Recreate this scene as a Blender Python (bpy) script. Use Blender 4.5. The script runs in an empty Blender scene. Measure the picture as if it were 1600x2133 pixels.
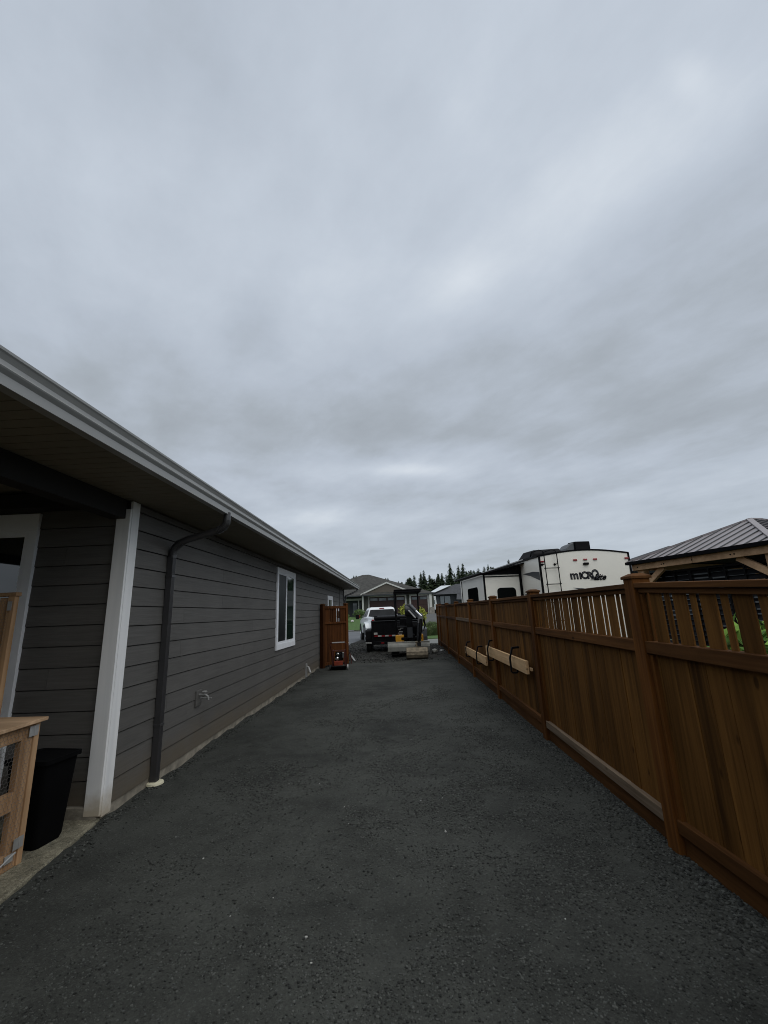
import bpy, math, random
from mathutils import Vector, Matrix, noise
import numpy as np
random.seed(7)
SC = bpy.context.scene
COL = SC.collection
# ------------------------------------------------------------------ camera
cd = bpy.data.cameras.new('camera'); cam = bpy.data.objects.new('camera', cd); COL.objects.link(cam)
R3 = ((0.99857462, -0.04628502, -0.02657857), (0.036653, 0.232691, 0.97185979), (-0.03879795, -0.97144871, 0.23405581))
cam.matrix_world = Matrix(((R3[0][0], -R3[0][1], -R3[0][2], 0.0), (R3[1][0], -R3[1][1], -R3[1][2], 0.0),
                           (R3[2][0], -R3[2][1], -R3[2][2], 1.5), (0, 0, 0, 1)))
cd.sensor_fit = 'HORIZONTAL'; cd.sensor_width = 36; cd.lens = 875.0/1600*36
cd.clip_start = 0.05; cd.clip_end = 3000
SC.camera = cam
# ------------------------------------------------------------------ view
SC.view_settings.view_transform = 'Standard'; SC.view_settings.look = 'None'
SC.view_settings.exposure = 0.0; SC.view_settings.gamma = 1.0; SC.view_settings.use_curve_mapping = False
SC.cycles.pixel_filter_type = 'BLACKMAN_HARRIS'; SC.cycles.filter_width = 1.0
# ------------------------------------------------------------------ sun
SUN_EL = math.radians(62); SUN_AZ = math.radians(135)      # azimuth clockwise from +Y
sd = bpy.data.lights.new('sun', 'SUN'); sd.energy = 1.5; sd.angle = math.radians(90); sd.color = (1, .965, .90)
sun = bpy.data.objects.new('sun', sd); COL.objects.link(sun)
sdir = Vector((math.sin(SUN_AZ)*math.cos(SUN_EL), math.cos(SUN_AZ)*math.cos(SUN_EL), math.sin(SUN_EL)))
sun.rotation_euler = sdir.to_track_quat('Z', 'Y').to_euler(); sun.location = (10, -10, 20)
# ------------------------------------------------------------------ world: overcast
W = bpy.data.worlds.new('World'); SC.world = W; W.use_nodes = True
nt = W.node_tree; N = nt.nodes; L = nt.links; N.clear()
def nd(tree, typ, **kw):
    n = tree.nodes.new(typ)
    for k, v in kw.items():
        if k.startswith('i_'): n.inputs[k[2:].replace('_', ' ')].default_value = v
        else: setattr(n, k, v)
    return n
def mth(tree, op, a, b=None, c=None):
    n = tree.nodes.new('ShaderNodeMath'); n.operation = op
    for i, v in enumerate((a, b, c)):
        if v is None: continue
        if isinstance(v, (int, float)): n.inputs[i].default_value = v
        else: tree.links.new(v, n.inputs[i])
    return n.outputs[0]
def ramp(tree, fac, stops):
    n = tree.nodes.new('ShaderNodeValToRGB'); e = n.color_ramp.elements
    while len(e) < len(stops): e.new(0.5)
    for i, (p, c) in enumerate(stops):
        e[i].position = p; e[i].color = (c[0], c[1], c[2], 1) if not isinstance(c, (int, float)) else (c, c, c, 1)
    tree.links.new(fac, n.inputs[0]); return n.outputs[0]
def mixc(tree, fac, a, b, blend='MIX'):
    n = tree.nodes.new('ShaderNodeMix'); n.data_type = 'RGBA'; n.blend_type = blend
    for s, v in ((0, fac), (6, a), (7, b)):
        if isinstance(v, (int, float)): n.inputs[s].default_value = v
        elif isinstance(v, tuple): n.inputs[s].default_value = (v[0], v[1], v[2], 1)
        else: tree.links.new(v, n.inputs[s])
    return n.outputs[2]
tc = nd(nt, 'ShaderNodeTexCoord'); sx = nd(nt, 'ShaderNodeSeparateXYZ'); L.new(tc.outputs['Generated'], sx.inputs[0])
den = mth(nt, 'ADD', mth(nt, 'MAXIMUM', sx.outputs[2], 0.0), 0.12)
u = mth(nt, 'DIVIDE', sx.outputs[0], den); v = mth(nt, 'DIVIDE', sx.outputs[1], den)
# low wind-drawn cloud: coordinates turned so that streaks run along the wind
wu = mth(nt, 'ADD', mth(nt, 'MULTIPLY', u, 0.78), mth(nt, 'MULTIPLY', v, 0.62))
wv = mth(nt, 'SUBTRACT', mth(nt, 'MULTIPLY', v, 0.78*.45), mth(nt, 'MULTIPLY', u, 0.62*.45))
cm = nd(nt, 'ShaderNodeCombineXYZ'); L.new(wu, cm.inputs[0]); L.new(wv, cm.inputs[1])
cm2 = nd(nt, 'ShaderNodeCombineXYZ'); L.new(u, cm2.inputs[0]); L.new(v, cm2.inputs[1])
def nz(vec, scale, detail, rough=.5, dist=0, off=0):
    m = nd(nt, 'ShaderNodeMapping'); m.inputs['Location'].default_value = (off, off*.7, off*.3); L.new(vec, m.inputs[0])
    n = nd(nt, 'ShaderNodeTexNoise'); n.inputs['Scale'].default_value = scale; n.inputs['Detail'].default_value = detail
    n.inputs['Roughness'].default_value = rough; n.inputs['Distortion'].default_value = dist
    L.new(m.outputs[0], n.inputs['Vector']); return n.outputs['Fac']
n1 = nz(cm2.outputs[0], 1.1, 4, .5, 0, 3.1); n2 = nz(cm.outputs[0], 2.1, 9, .58, .15, 5.2); n3 = nz(cm2.outputs[0], 3.1, 9, .60, .12, 1.3)
cl = mth(nt, 'ADD', mth(nt, 'ADD', mth(nt, 'ADD', mth(nt, 'MULTIPLY', n1, 0.30), mth(nt, 'MULTIPLY', n2, 0.34)), mth(nt, 'MULTIPLY', n3, 0.20)), -.41)
profile = ramp(nt, sx.outputs[2], [(0.0, .58), (.12, .555), (.22, .52), (.32, .475), (.42, .445), (.52, .48), (.62, .535), (.78, .54), (1.0, .53)])
cl = mth(nt, 'ADD', cl, profile)
def blob(u0, v0, au, av, ang, amp):
    c, s = math.cos(ang), math.sin(ang)
    du = mth(nt, 'SUBTRACT', u, u0); dv = mth(nt, 'SUBTRACT', v, v0)
    p = mth(nt, 'DIVIDE', mth(nt, 'ADD', mth(nt, 'MULTIPLY', du, c), mth(nt, 'MULTIPLY', dv, s)), au)
    q = mth(nt, 'DIVIDE', mth(nt, 'SUBTRACT', mth(nt, 'MULTIPLY', dv, c), mth(nt, 'MULTIPLY', du, s)), av)
    r2 = mth(nt, 'ADD', mth(nt, 'MULTIPLY', p, p), mth(nt, 'MULTIPLY', q, q))
    return mth(nt, 'MULTIPLY', mth(nt, 'EXPONENT', mth(nt, 'MULTIPLY', r2, -1.0)), amp)
# thinner cloud where the light breaks through, thicker where it does not
for b in ((.40, .74, .30, .11, math.atan2(-.43, .35), .10), (.60, .66, .28, .09, math.atan2(-.43, .35), .09), (.19, .97, .12, .07, math.atan2(-.3, .3), .09), (.53, .54, .05, .025, .5, .08), (-.1, .8, .5, .3, 0, .02),
          (-.40, 1.08, .13, .15, .3, -.115), (.13, 2.12, .26, .10, .1, .20), (.25, 1.75, .5, .12, .2, -.05), (-.55, 2.8, .6, .2, .1, .13),
          (1.3, 1.5, .5, .5, 0, -.05), (.9, 4.2, .8, .3, 0, -.08), (-.45, .55, .3, .3, 0, .03)):
    cl = mth(nt, 'ADD', cl, blob(*b))
skyc = ramp(nt, cl, [(.30, (.345, .380, .420)), (.42, (.430, .478, .535)), (.51, (.515, .575, .660)), (.62, (.605, .670, .760)), (.78, (.78, .84, .91))])
# haze towards the horizon
hz = ramp(nt, sx.outputs[2], [(0.0, .7), (.10, .30), (.30, 0.0)])
skyc = mixc(nt, hz, skyc, (.50, .57, .615))
st = nd(nt, 'ShaderNodeTexSky'); st.sky_type = 'NISHITA'; st.sun_disc = False
st.sun_elevation = SUN_EL; st.sun_rotation = SUN_AZ
bg1 = nd(nt, 'ShaderNodeBackground'); bg1.inputs[1].default_value = 0.06; L.new(st.outputs[0], bg1.inputs[0])
bg2 = nd(nt, 'ShaderNodeBackground'); bg2.inputs[1].default_value = 0.93; L.new(skyc, bg2.inputs[0])
mx = nd(nt, 'ShaderNodeMixShader'); mx.inputs[0].default_value = 0.96
L.new(bg1.outputs[0], mx.inputs[1]); L.new(bg2.outputs[0], mx.inputs[2])
wo = nd(nt, 'ShaderNodeOutputWorld'); L.new(mx.outputs[0], wo.inputs[0])

# ------------------------------------------------------------------ materials
def newmat(name):
    m = bpy.data.materials.new(name); m.use_nodes = True
    b = m.node_tree.nodes['Principled BSDF']; return m, m.node_tree, b
def objc(t, scale=(1, 1, 1)):
    c = t.nodes.new('ShaderNodeTexCoord'); m = t.nodes.new('ShaderNodeMapping'); m.inputs['Scale'].default_value = scale
    t.links.new(c.outputs['Object'], m.inputs[0]); return m.outputs[0]
def tnoise(t, vec, scale, detail=4, rough=.55, dist=0):
    n = t.nodes.new('ShaderNodeTexNoise'); n.inputs['Scale'].default_value = scale; n.inputs['Detail'].default_value = detail
    n.inputs['Roughness'].default_value = rough; n.inputs['Distortion'].default_value = dist
    t.links.new(vec, n.inputs['Vector']); return n.outputs['Fac']
def bump(t, b, h, strength=.3, dist=.01, prev=None):
    n = t.nodes.new('ShaderNodeBump'); n.inputs['Strength'].default_value = strength; n.inputs['Distance'].default_value = dist
    t.links.new(h, n.inputs['Height'])
    if prev: t.links.new(prev, n.inputs['Normal'])
    t.links.new(n.outputs[0], b.inputs['Normal']); return n.outputs[0]
def M(name, col, rough=.6, metal=0, var=.15, vs=6, bs=0, bd=.005, bscale=40, spec=.5, coat=0, scale=(1, 1, 1)):
    m, t, b = newmat(name)
    vec = objc(t, scale); f = tnoise(t, vec, vs, 5, .6)
    lo = tuple(c*(1-var) for c in col); hi = tuple(min(1, c*(1+var)) for c in col)
    t.links.new(ramp(t, f, [(.3, lo), (.7, hi)]), b.inputs['Base Color'])
    b.inputs['Roughness'].default_value = rough; b.inputs['Metallic'].default_value = metal
    b.inputs['Specular IOR Level'].default_value = spec
    if coat: b.inputs['Coat Weight'].default_value = coat
    if bs: bump(t, b, tnoise(t, vec, bscale, 4), bs, bd)
    return m
def wood(name, dark, light, axis='z', rough=.8, gs=1.0, knots=True, spec=.1):
    # grain stretched along the board; the per-board 'tone' attribute shifts pattern and tint
    m, t, b = newmat(name)
    sc = {'z': (28*gs, 28*gs, 1.1*gs), 'y': (28*gs, 1.1*gs, 28*gs), 'x': (1.1*gs, 28*gs, 28*gs)}[axis]
    at = t.nodes.new('ShaderNodeAttribute'); at.attribute_name = 'tone'
    c = t.nodes.new('ShaderNodeTexCoord'); ad = t.nodes.new('ShaderNodeVectorMath'); ad.operation = 'MULTIPLY_ADD'
    t.links.new(at.outputs['Color'], ad.inputs[0]); ad.inputs[1].default_value = (3.1, 5.3, 7.7); t.links.new(c.outputs['Object'], ad.inputs[2])
    mp = t.nodes.new('ShaderNodeMapping'); mp.inputs['Scale'].default_value = sc; t.links.new(ad.outputs[0], mp.inputs[0])
    g = tnoise(t, mp.outputs[0], 1.0, 7, .62, .5)
    mp2 = t.nodes.new('ShaderNodeMapping'); mp2.inputs['Scale'].default_value = tuple(s*.16 for s in sc); t.links.new(ad.outputs[0], mp2.inputs[0])
    g2 = tnoise(t, mp2.outputs[0], 1.0, 3, .5, .8)
    k = mth(t, 'ADD', mth(t, 'MULTIPLY', g, .55), mth(t, 'MULTIPLY', g2, .45))
    col = ramp(t, k, [(.34, dark), (.62, light)])
    blot = tnoise(t, objc(t, {'z': (2.2, 2.2, .7), 'y': (2.2, .7, 2.2), 'x': (.7, 2.2, 2.2)}[axis]), 1.4, 5, .6)
    tn = mth(t, 'MULTIPLY', mth(t, 'ADD', mth(t, 'MULTIPLY', at.outputs['Fac'], .5), .75), mth(t, 'ADD', mth(t, 'MULTIPLY', blot, 1.2), .40))
    cm_ = t.nodes.new('ShaderNodeCombineColor')
    for i in range(3): t.links.new(tn, cm_.inputs[i])
    col = mixc(t, 1.0, col, cm_.outputs[0], 'MULTIPLY')
    if knots:
        vo = t.nodes.new('ShaderNodeTexVoronoi'); mp3 = t.nodes.new('ShaderNodeMapping')
        mp3.inputs['Scale'].default_value = {'z': (5, 5, 2.2), 'y': (5, 2.2, 5), 'x': (2.2, 5, 5)}[axis]
        t.links.new(ad.outputs[0], mp3.inputs[0]); t.links.new(mp3.outputs[0], vo.inputs['Vector']); vo.inputs['Scale'].default_value = 1
        kf = ramp(t, vo.outputs['Distance'], [(.05, 1.0), (.09, 0.0)])
        col = mixc(t, mth(t, 'MULTIPLY', kf, .7), col, tuple(x*.35 for x in dark))
    t.links.new(col, b.inputs['Base Color']); b.inputs['Roughness'].default_value = rough; b.inputs['Specular IOR Level'].default_value = spec
    bump(t, b, g, .35, .003)
    return m
MT = {}
MT['white'] = M('white_trim_paint', (.84, .86, .89), .55, var=.05, vs=3, bs=.1, bd=.002, bscale=60)
def trim_mat():
    m, t, b = newmat('white_corner_board_paint')
    geo = t.nodes.new('ShaderNodeNewGeometry'); s = t.nodes.new('ShaderNodeSeparateXYZ'); t.links.new(geo.outputs['Position'], s.inputs[0])
    n = tnoise(t, objc(t, (1, 1, 1)), 9, 6, .65)
    h = mth(t, 'ADD', s.outputs[2], mth(t, 'MULTIPLY', mth(t, 'SUBTRACT', n, .5), .25))
    f = ramp(t, h, [(.06, .8), (.24, 0.0)])        # mud splashed up from the ground
    base = ramp(t, tnoise(t, objc(t, (14, 14, .7)), 1, 5), [(.3, (.78, .79, .79)), (.7, (.90, .90, .89))])
    t.links.new(mixc(t, f, base, (.42, .34, .22)), b.inputs['Base Color']); b.inputs['Roughness'].default_value = .6
    bump(t, b, tnoise(t, objc(t, (60, 60, 4)), 1, 4), .25, .002)
    return m
MT['corner'] = trim_mat()
def siding_mat():
    m, t, b = newmat('warm_grey_lap_siding')
    geo = t.nodes.new('ShaderNodeNewGeometry'); s = t.nodes.new('ShaderNodeSeparateXYZ'); t.links.new(geo.outputs['Position'], s.inputs[0])
    at = t.nodes.new('ShaderNodeAttribute'); at.attribute_name = 'tone'
    cc = t.nodes.new('ShaderNodeTexCoord'); ad = t.nodes.new('ShaderNodeVectorMath'); ad.operation = 'MULTIPLY_ADD'
    t.links.new(at.outputs['Color'], ad.inputs[0]); ad.inputs[1].default_value = (2, 9, 5); t.links.new(cc.outputs['Object'], ad.inputs[2])
    mp = t.nodes.new('ShaderNodeMapping'); mp.inputs['Scale'].default_value = (2.4, 2.4, 46); t.links.new(ad.outputs[0], mp.inputs[0])
    g = tnoise(t, mp.outputs[0], 1, 6, .6, .9)
    big = tnoise(t, objc(t, (1, 1, 1)), 1.2, 4)
    col = ramp(t, mth(t, 'ADD', mth(t, 'MULTIPLY', g, .6), mth(t, 'MULTIPLY', big, .4)), [(.34, (.084, .081, .075)), (.66, (.128, .123, .115))])
    tn = mth(t, 'ADD', mth(t, 'MULTIPLY', at.outputs['Fac'], .12), .94)
    cm_ = t.nodes.new('ShaderNodeCombineColor')
    for i in range(3): t.links.new(tn, cm_.inputs[i])
    col = mixc(t, 1.0, col, cm_.outputs[0], 'MULTIPLY')
    n2 = tnoise(t, objc(t, (1, 1, 1)), 3.5, 6, .65)
    h = mth(t, 'ADD', s.outputs[2], mth(t, 'MULTIPLY', mth(t, 'SUBTRACT', n2, .5), .45))
    f = ramp(t, h, [(.12, .6), (.42, 0.0)])
    t.links.new(mixc(t, f, col, (.125, .098, .062)), b.inputs['Base Color'])
    b.inputs['Roughness'].default_value = .62; b.inputs['Specular IOR Level'].default_value = .35
    bump(t, b, g, .5, .004)
    return m
MT['siding'] = siding_mat()
MT['found'] = M('foundation_concrete', (.25, .225, .18), .9, var=.45, vs=7, bs=.6, bd=.01, bscale=30)
MT['gutter'] = M('grey_gutter_metal', (.33, .335, .33), .42, var=.06, vs=2, spec=.5)
MT['soffit'] = M('soffit_vinyl', (.19, .17, .125), .7, var=.08, vs=2)
MT['black_alu'] = M('charcoal_downspout_metal', (.046, .045, .047), .35, var=.12, vs=6, spec=.6)
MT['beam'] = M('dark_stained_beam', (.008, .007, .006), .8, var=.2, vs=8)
MT['black'] = M('black_plastic', (.005, .005, .006), .6, var=.2, vs=10, bs=.1, bd=.002, spec=.1)
MT['blackmetal'] = M('black_steel', (.006, .006, .007), .5, var=.2, vs=10, spec=.12)
MT['fence'] = wood('stained_cedar', (.048, .0205, .0045), (.185, .084, .0205), 'z')
MT['post'] = wood('stained_cedar_post', (.058, .0195, .0045), (.190, .076, .0185), 'z')
MT['rail'] = wood('stained_cedar_rail', (.042, .0170, .0050), (.125, .054, .0170), 'y')
MT['railx'] = wood('stained_cedar_cross_rail', (.045, .015, .004), (.12, .042, .011), 'x')
def worn_rail():
    m = wood('weathered_rail', (.055, .030, .014), (.22, .165, .115), 'y'); m.name = 'weathered_rail'; return m
MT['worn'] = worn_rail()
MT['plank'] = wood('fresh_lumber', (.42, .26, .13), (.66, .45, .25), 'y', gs=.7)
MT['coop'] = wood('coop_lumber', (.26, .145, .07), (.50, .32, .18), 'z', gs=.8)
MT['coopx'] = wood('coop_lumber_flat', (.36, .22, .12), (.62, .43, .27), 'x', gs=.8)
MT['gatewood'] = wood('red_stained_gate_cedar', (.030, .010, .003), (.105, .038, .011), 'z')
MT['gaz'] = wood('gazebo_cedar', (.38, .23, .13), (.56, .37, .22), 'y', gs=.7, knots=False)
MT['gazroof'] = M('standing_seam_steel', (.30, .27, .27), .4, metal=.35, var=.08, vs=2, spec=.5)
MT['tint'] = M('tinted_glass', (.006, .007, .007), .5, var=.1, vs=1, spec=0)
MT['tubblack'] = M('matt_black_tub', (.0035, .0035, .004), .8, var=.2, vs=6, spec=.06)
MT['cabglass'] = M('cab_window_glass', (.018, .020, .022), .15, var=.3, vs=3, spec=.12)
MT['glass'] = M('dark_window_glass', (.012, .026, .018), .04, var=.1, vs=1, spec=1.0)
MT['screen'] = M('insect_screen', (.012, .016, .017), .4, var=.1, vs=1, spec=.15)
MT['doorglass'] = M('patio_door_glass', (.008, .010, .012), .02, var=.1, vs=1, spec=1.0)
MT['shingle'] = M('asphalt_shingles', (.044, .043, .038), .9, var=.5, vs=2.2, bs=.5, bd=.02, bscale=9)
MT['rvwhite'] = M('trailer_fibreglass', (.90, .87, .78), .35, var=.03, vs=1.5, spec=.5)
MT['rvtrim'] = M('black_trim', (.004, .004, .005), .5, var=.1, vs=5, spec=.06)
MT['rvgrey'] = M('grey_decal', (.06, .065, .07), .4, var=.1, vs=3)
MT['lgrey'] = M('light_grey_decal', (.50, .49, .46), .4, var=.05, vs=3)
MT['red'] = M('red_lens', (.28, .012, .015), .2, var=.1, vs=20, spec=.8)
MT['paint'] = M('white_vehicle_paint', (.80, .82, .84), .22, var=.03, vs=2, coat=.5)
MT['chrome'] = M('chrome', (.7, .7, .72), .12, metal=1, var=.05)
MT['rubber'] = M('tyre_rubber', (.018, .018, .018), .8, var=.2, vs=15)
MT['steel'] = M('bare_steel', (.36, .36, .35), .5, metal=.3, var=.25, vs=6)
MT['wire'] = M('galvanised_wire', (.16, .15, .14), .6, metal=.2, var=.2, vs=20)
MT['machine'] = M('machine_black_paint', (.014, .015, .018), .35, var=.2, vs=12, spec=.5)
MT['bladegrey'] = M('worn_grey_blade_steel', (.29, .29, .26), .6, metal=.1, var=.25, vs=4, bs=.2)
MT['muddy'] = M('muddy_bucket_steel', (.20, .165, .115), .8, var=.45, vs=9, bs=.5, bd=.01, bscale=25)
MT['yellow'] = M('yellow_machine_paint', (.62, .30, .02), .4, var=.1, vs=5)
MT['orange'] = M('orange_machine_paint', (.24, .034, .012), .5, var=.2, vs=12)
MT['darkred'] = M('dark_red_frame_paint', (.075, .014, .010), .5, var=.3, vs=12)
MT['ivory'] = M('ivory_plastic', (.72, .68, .50), .5, var=.15, vs=20)
MT['olive'] = M('olive_grey_siding', (.065, .068, .054), .8, var=.08, vs=3)
MT['tan'] = M('tan_shake', (.115, .098, .078), .85, var=.15, vs=4, scale=(1, 1, 5))
MT['housewhite'] = M('far_white_trim', (.60, .60, .56), .6, var=.05)
MT['brown'] = M('brown_garage_door', (.045, .018, .014), .55, var=.12, vs=3)
MT['stone'] = M('pillar_stone', (.27, .25, .22), .9, var=.4, vs=5, bs=.5, bd=.03, bscale=6)
MT['darkhouse'] = M('dark_slate_siding', (.050, .056, .062), .8, var=.1)
MT['darkroof'] = M('dark_slate_roof', (.045, .047, .052), .85, var=.35, vs=3)
MT['paleroof'] = M('pale_metal_roof', (.62, .66, .68), .35, var=.05)
MT['farglass'] = M('far_window_glass', (.10, .12, .13), .08, var=.1, spec=1.0)
MT['bark'] = M('bark', (.05, .04, .03), .95, var=.3, vs=10)
def leafmat(name, dark, light):
    m, t, b = newmat(name)
    at = t.nodes.new('ShaderNodeAttribute'); at.attribute_name = 'tone'
    t.links.new(ramp(t, at.outputs['Fac'], [(0, dark), (1, light)]), b.inputs['Base Color'])
    b.inputs['Roughness'].default_value = .7; b.inputs['Specular IOR Level'].default_value = .25
    return m
MT['needle'] = leafmat('conifer_needles', (.016, .030, .014), (.052, .078, .034))
MT['needle2'] = leafmat('forest_foliage', (.022, .036, .014), (.070, .090, .036))
MT['leaf'] = leafmat('shrub_leaves', (.045, .085, .020), (.10, .16, .05))
MT['lime'] = leafmat('yellow_green_leaves', (.14, .18, .02), (.34, .34, .05))
MT['bright'] = leafmat('bright_green_leaves', (.05, .12, .015), (.24, .42, .06))
MT['grassy'] = leafmat('tufted_grass_blades', (.05, .075, .03), (.15, .18, .085))
MT['rust'] = leafmat('rust_leaves', (.20, .08, .03), (.40, .17, .06))
MT['concrete'] = M('pavement_concrete', (.17, .175, .17), .9, var=.15, vs=2, bs=.2)
MT['fardrive'] = M('far_driveway_concrete', (.085, .086, .084), .9, var=.15, vs=1)
MT['asphalt'] = M('street_asphalt', (.105, .112, .122), .85, var=.12, vs=.8, bs=.2)
MT['lawn'] = M('lawn_grass', (.050, .105, .018), .95, var=.35, vs=3, bs=.5, bd=.03, bscale=30)
MT['earth'] = M('yard_grass', (.032, .042, .018), .95, var=.4, vs=1.5)

def gravel_mat(name, dark, light, patchy=True, fine=1.0):
    m, t, b = newmat(name)
    vec = objc(t)
    fw = .50
    big = tnoise(t, vec, .9, 5, .55, .3); mid = tnoise(t, vec, 5.5, 5, .6)
    f1 = tnoise(t, vec, 240*fine, 3, .75); f2 = tnoise(t, vec, 75*fine, 4, .7)
    vo = t.nodes.new('ShaderNodeTexVoronoi'); vo.inputs['Scale'].default_value = 85*fine; t.links.new(vec, vo.inputs['Vector'])
    vo2 = t.nodes.new('ShaderNodeTexVoronoi'); vo2.inputs['Scale'].default_value = 170*fine; t.links.new(vec, vo2.inputs['Vector'])
    k = mth(t, 'ADD', mth(t, 'ADD', mth(t, 'MULTIPLY', mth(t, 'SUBTRACT', big, .22), .55), mth(t, 'MULTIPLY', mid, .28)), mth(t, 'MULTIPLY', f2, .30))
    k = mth(t, 'ADD', k, mth(t, 'MULTIPLY', mth(t, 'SUBTRACT', f1, .22), fw))
    col = ramp(t, k, [(.43, dark), (.67, light)])
    sp = t.nodes.new('ShaderNodeSeparateColor'); t.links.new(vo.outputs['Color'], sp.inputs[0])
    stones = ramp(t, sp.outputs[0], [(.0, .82), (.8, 1.05), (1.0, 1.5)])
    col = mixc(t, .55, col, mixc(t, 1.0, col, stones, 'MULTIPLY'))
    sp2 = t.nodes.new('ShaderNodeSeparateColor'); t.links.new(vo2.outputs['Color'], sp2.inputs[0])
    pale = ramp(t, sp2.outputs[1], [(.985, 0.0), (.99, 1.0)])
    col = mixc(t, mth(t, 'MULTIPLY', pale, .5), col, (.11, .12, .12))
    t.links.new(col, b.inputs['Base Color']); b.inputs['Roughness'].default_value = .85; b.inputs['Specular IOR Level'].default_value = .2
    coarse = ramp(t, tnoise(t, vec, 2.1, 4, .6), [(.45, .15), (.62, 1.0)]) if patchy else None
    h1 = mth(t, 'SUBTRACT', 1.0, vo.outputs['Distance'])
    if coarse: h1 = mth(t, 'MULTIPLY', h1, coarse)
    n_ = bump(t, b, h1, .55, .006)
    bump(t, b, mth(t, 'ADD', mth(t, 'MULTIPLY', f1, .6), f2), .45, .004, n_)
    return m
MT['gravel'] = gravel_mat('crushed_gravel', (.0170, .0182, .0162), (.055, .0580, .0515))
MT['rough'] = gravel_mat('rough_dark_gravel', (.014, .0135, .012), (.040, .038, .034), patchy=False, fine=.45)
MT['aggregate'] = gravel_mat('exposed_aggregate', (.05, .047, .034), (.30, .275, .20), patchy=False, fine=.5)
MT['stonechips'] = leafmat('stone_chips', (.017, .0182, .0165), (.092, .097, .088))
MT['pebble'] = M('pale_pebbles', (.42, .42, .40), .8, var=.2)

# ------------------------------------------------------------------ mesh builder
class MB:
    def __init__(s): s.v = []; s.f = []; s.t = []; s.tone = 0.5; s.m = []; s.mi = 0
    def add(s, vs, fs, tone=None):
        o = len(s.v); s.v.extend(tuple(p) for p in vs)
        for f in fs: s.f.append(tuple(i+o for i in f)); s.t.append(s.tone if tone is None else tone); s.m.append(s.mi)
    def box(s, x0, x1, y0, y1, z0, z1, tone=None, mat=None):
        vs = [(x, y, z) for z in (z0, z1) for y in (y0, y1) for x in (x0, x1)]
        if mat is not None: vs = [tuple(mat @ Vector(p)) for p in vs]
        s.add(vs, [(0, 2, 3, 1), (4, 5, 7, 6), (0, 1, 5, 4), (2, 6, 7, 3), (0, 4, 6, 2), (1, 3, 7, 5)], tone)
    def quad(s, *p, tone=None): s.add(p, [tuple(range(len(p)))], tone)
    def slab(s, pts, d, tone=None):          # closed prism: polygon pts extruded by vector d
        n = len(pts); d = Vector(d); q = [Vector(p) for p in pts]; q2 = [p+d for p in q]
        s.add(q+q2, [tuple(range(n-1, -1, -1)), tuple(range(n, 2*n))]+[(i, (i+1) % n, n+(i+1) % n, n+i) for i in range(n)], tone)
    def tube(s, pts, r, n=8, cap=True, tone=None, ry=None):
        pts = [Vector(p) for p in pts]; rs = r if isinstance(r, (list, tuple)) else [r]*len(pts); rings = []
        up = None
        for i, p in enumerate(pts):
            t = (pts[min(i+1, len(pts)-1)]-pts[max(i-1, 0)]).normalized()
            if up is None: up = Vector((0, 0, 1)) if abs(t.z) < .9 else Vector((1, 0, 0))
            a = (up - t*up.dot(t)).normalized(); b_ = t.cross(a); up = a
            rings.append([p+(a*math.cos(2*math.pi*k/n)*rs[i]+b_*math.sin(2*math.pi*k/n)*rs[i]*(ry or 1)) for k in range(n)])
        vs = [q for rg in rings for q in rg]; fs = []
        for i in range(len(pts)-1):
            for k in range(n): fs.append((i*n+k, i*n+(k+1) % n, (i+1)*n+(k+1) % n, (i+1)*n+k))
        if cap: fs.append(tuple(range(n-1, -1, -1))); fs.append(tuple(range((len(pts)-1)*n, len(pts)*n)))
        s.add(vs, fs, tone)
    def bar(s, pts, w, h, side=(1, 0, 0), tone=None):   # rectangular section swept along pts
        pts = [Vector(p) for p in pts]; side = Vector(side).normalized(); vs = []; fs = []
        for i, p in enumerate(pts):
            t = (pts[min(i+1, len(pts)-1)]-pts[max(i-1, 0)]).normalized()
            a = (side-t*side.dot(t)).normalized(); b_ = t.cross(a)
            for (x, y) in ((-1, -1), (1, -1), (1, 1), (-1, 1)): vs.append(p+a*x*w/2+b_*y*h/2)
        for i in range(len(pts)-1):
            for k in range(4): fs.append((i*4+k, i*4+(k+1) % 4, (i+1)*4+(k+1) % 4, (i+1)*4+k))
        fs.append((3, 2, 1, 0)); e = (len(pts)-1)*4; fs.append((e, e+1, e+2, e+3)); s.add(vs, fs, tone)
    def lathe(s, prof, c, axis='z', n=16, tone=None):   # prof: list of (r, h)
        c = Vector(c); vs = []; fs = []
        for (r, h) in prof:
            for k in range(n):
                a = 2*math.pi*k/n; x, y = r*math.cos(a), r*math.sin(a)
                vs.append(c+Vector({'z': (x, y, h), 'x': (h, x, y), 'y': (x, h, y)}[axis]))
        m = len(prof)
        for i in range(m-1):
            for k in range(n): fs.append((i*n+k, i*n+(k+1) % n, (i+1)*n+(k+1) % n, (i+1)*n+k))
        fs.append(tuple(range(n-1, -1, -1))); fs.append(tuple(range((m-1)*n, m*n))); s.add(vs, fs, tone)
    def leaves(s, c, rad, n, size, rng, shell=.5, elong=1.6):
        for _ in range(n):
            d = Vector((rng.gauss(0, 1), rng.gauss(0, 1), rng.gauss(0, 1))).normalized(); r = shell+(1-shell)*rng.random()
            lump = 1+.25*noise.noise(Vector((d.x*2.3+c[0], d.y*2.3+c[1], d.z*2.3)))
            p = Vector((c[0]+d.x*rad[0]*r*lump, c[1]+d.y*rad[1]*r*lump, c[2]+d.z*rad[2]*r*lump))
            a = Vector((rng.gauss(0, 1), rng.gauss(0, 1), rng.gauss(0, 1))).normalized(); b_ = a.orthogonal().normalized()
            q = size*(.6+.8*rng.random()); a *= q*elong*.5; b_ *= q*.5
            s.add([p-a, p-b_*.8, p+a, p+b_*.8], [(0, 1, 2, 3)], rng.random())
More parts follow.
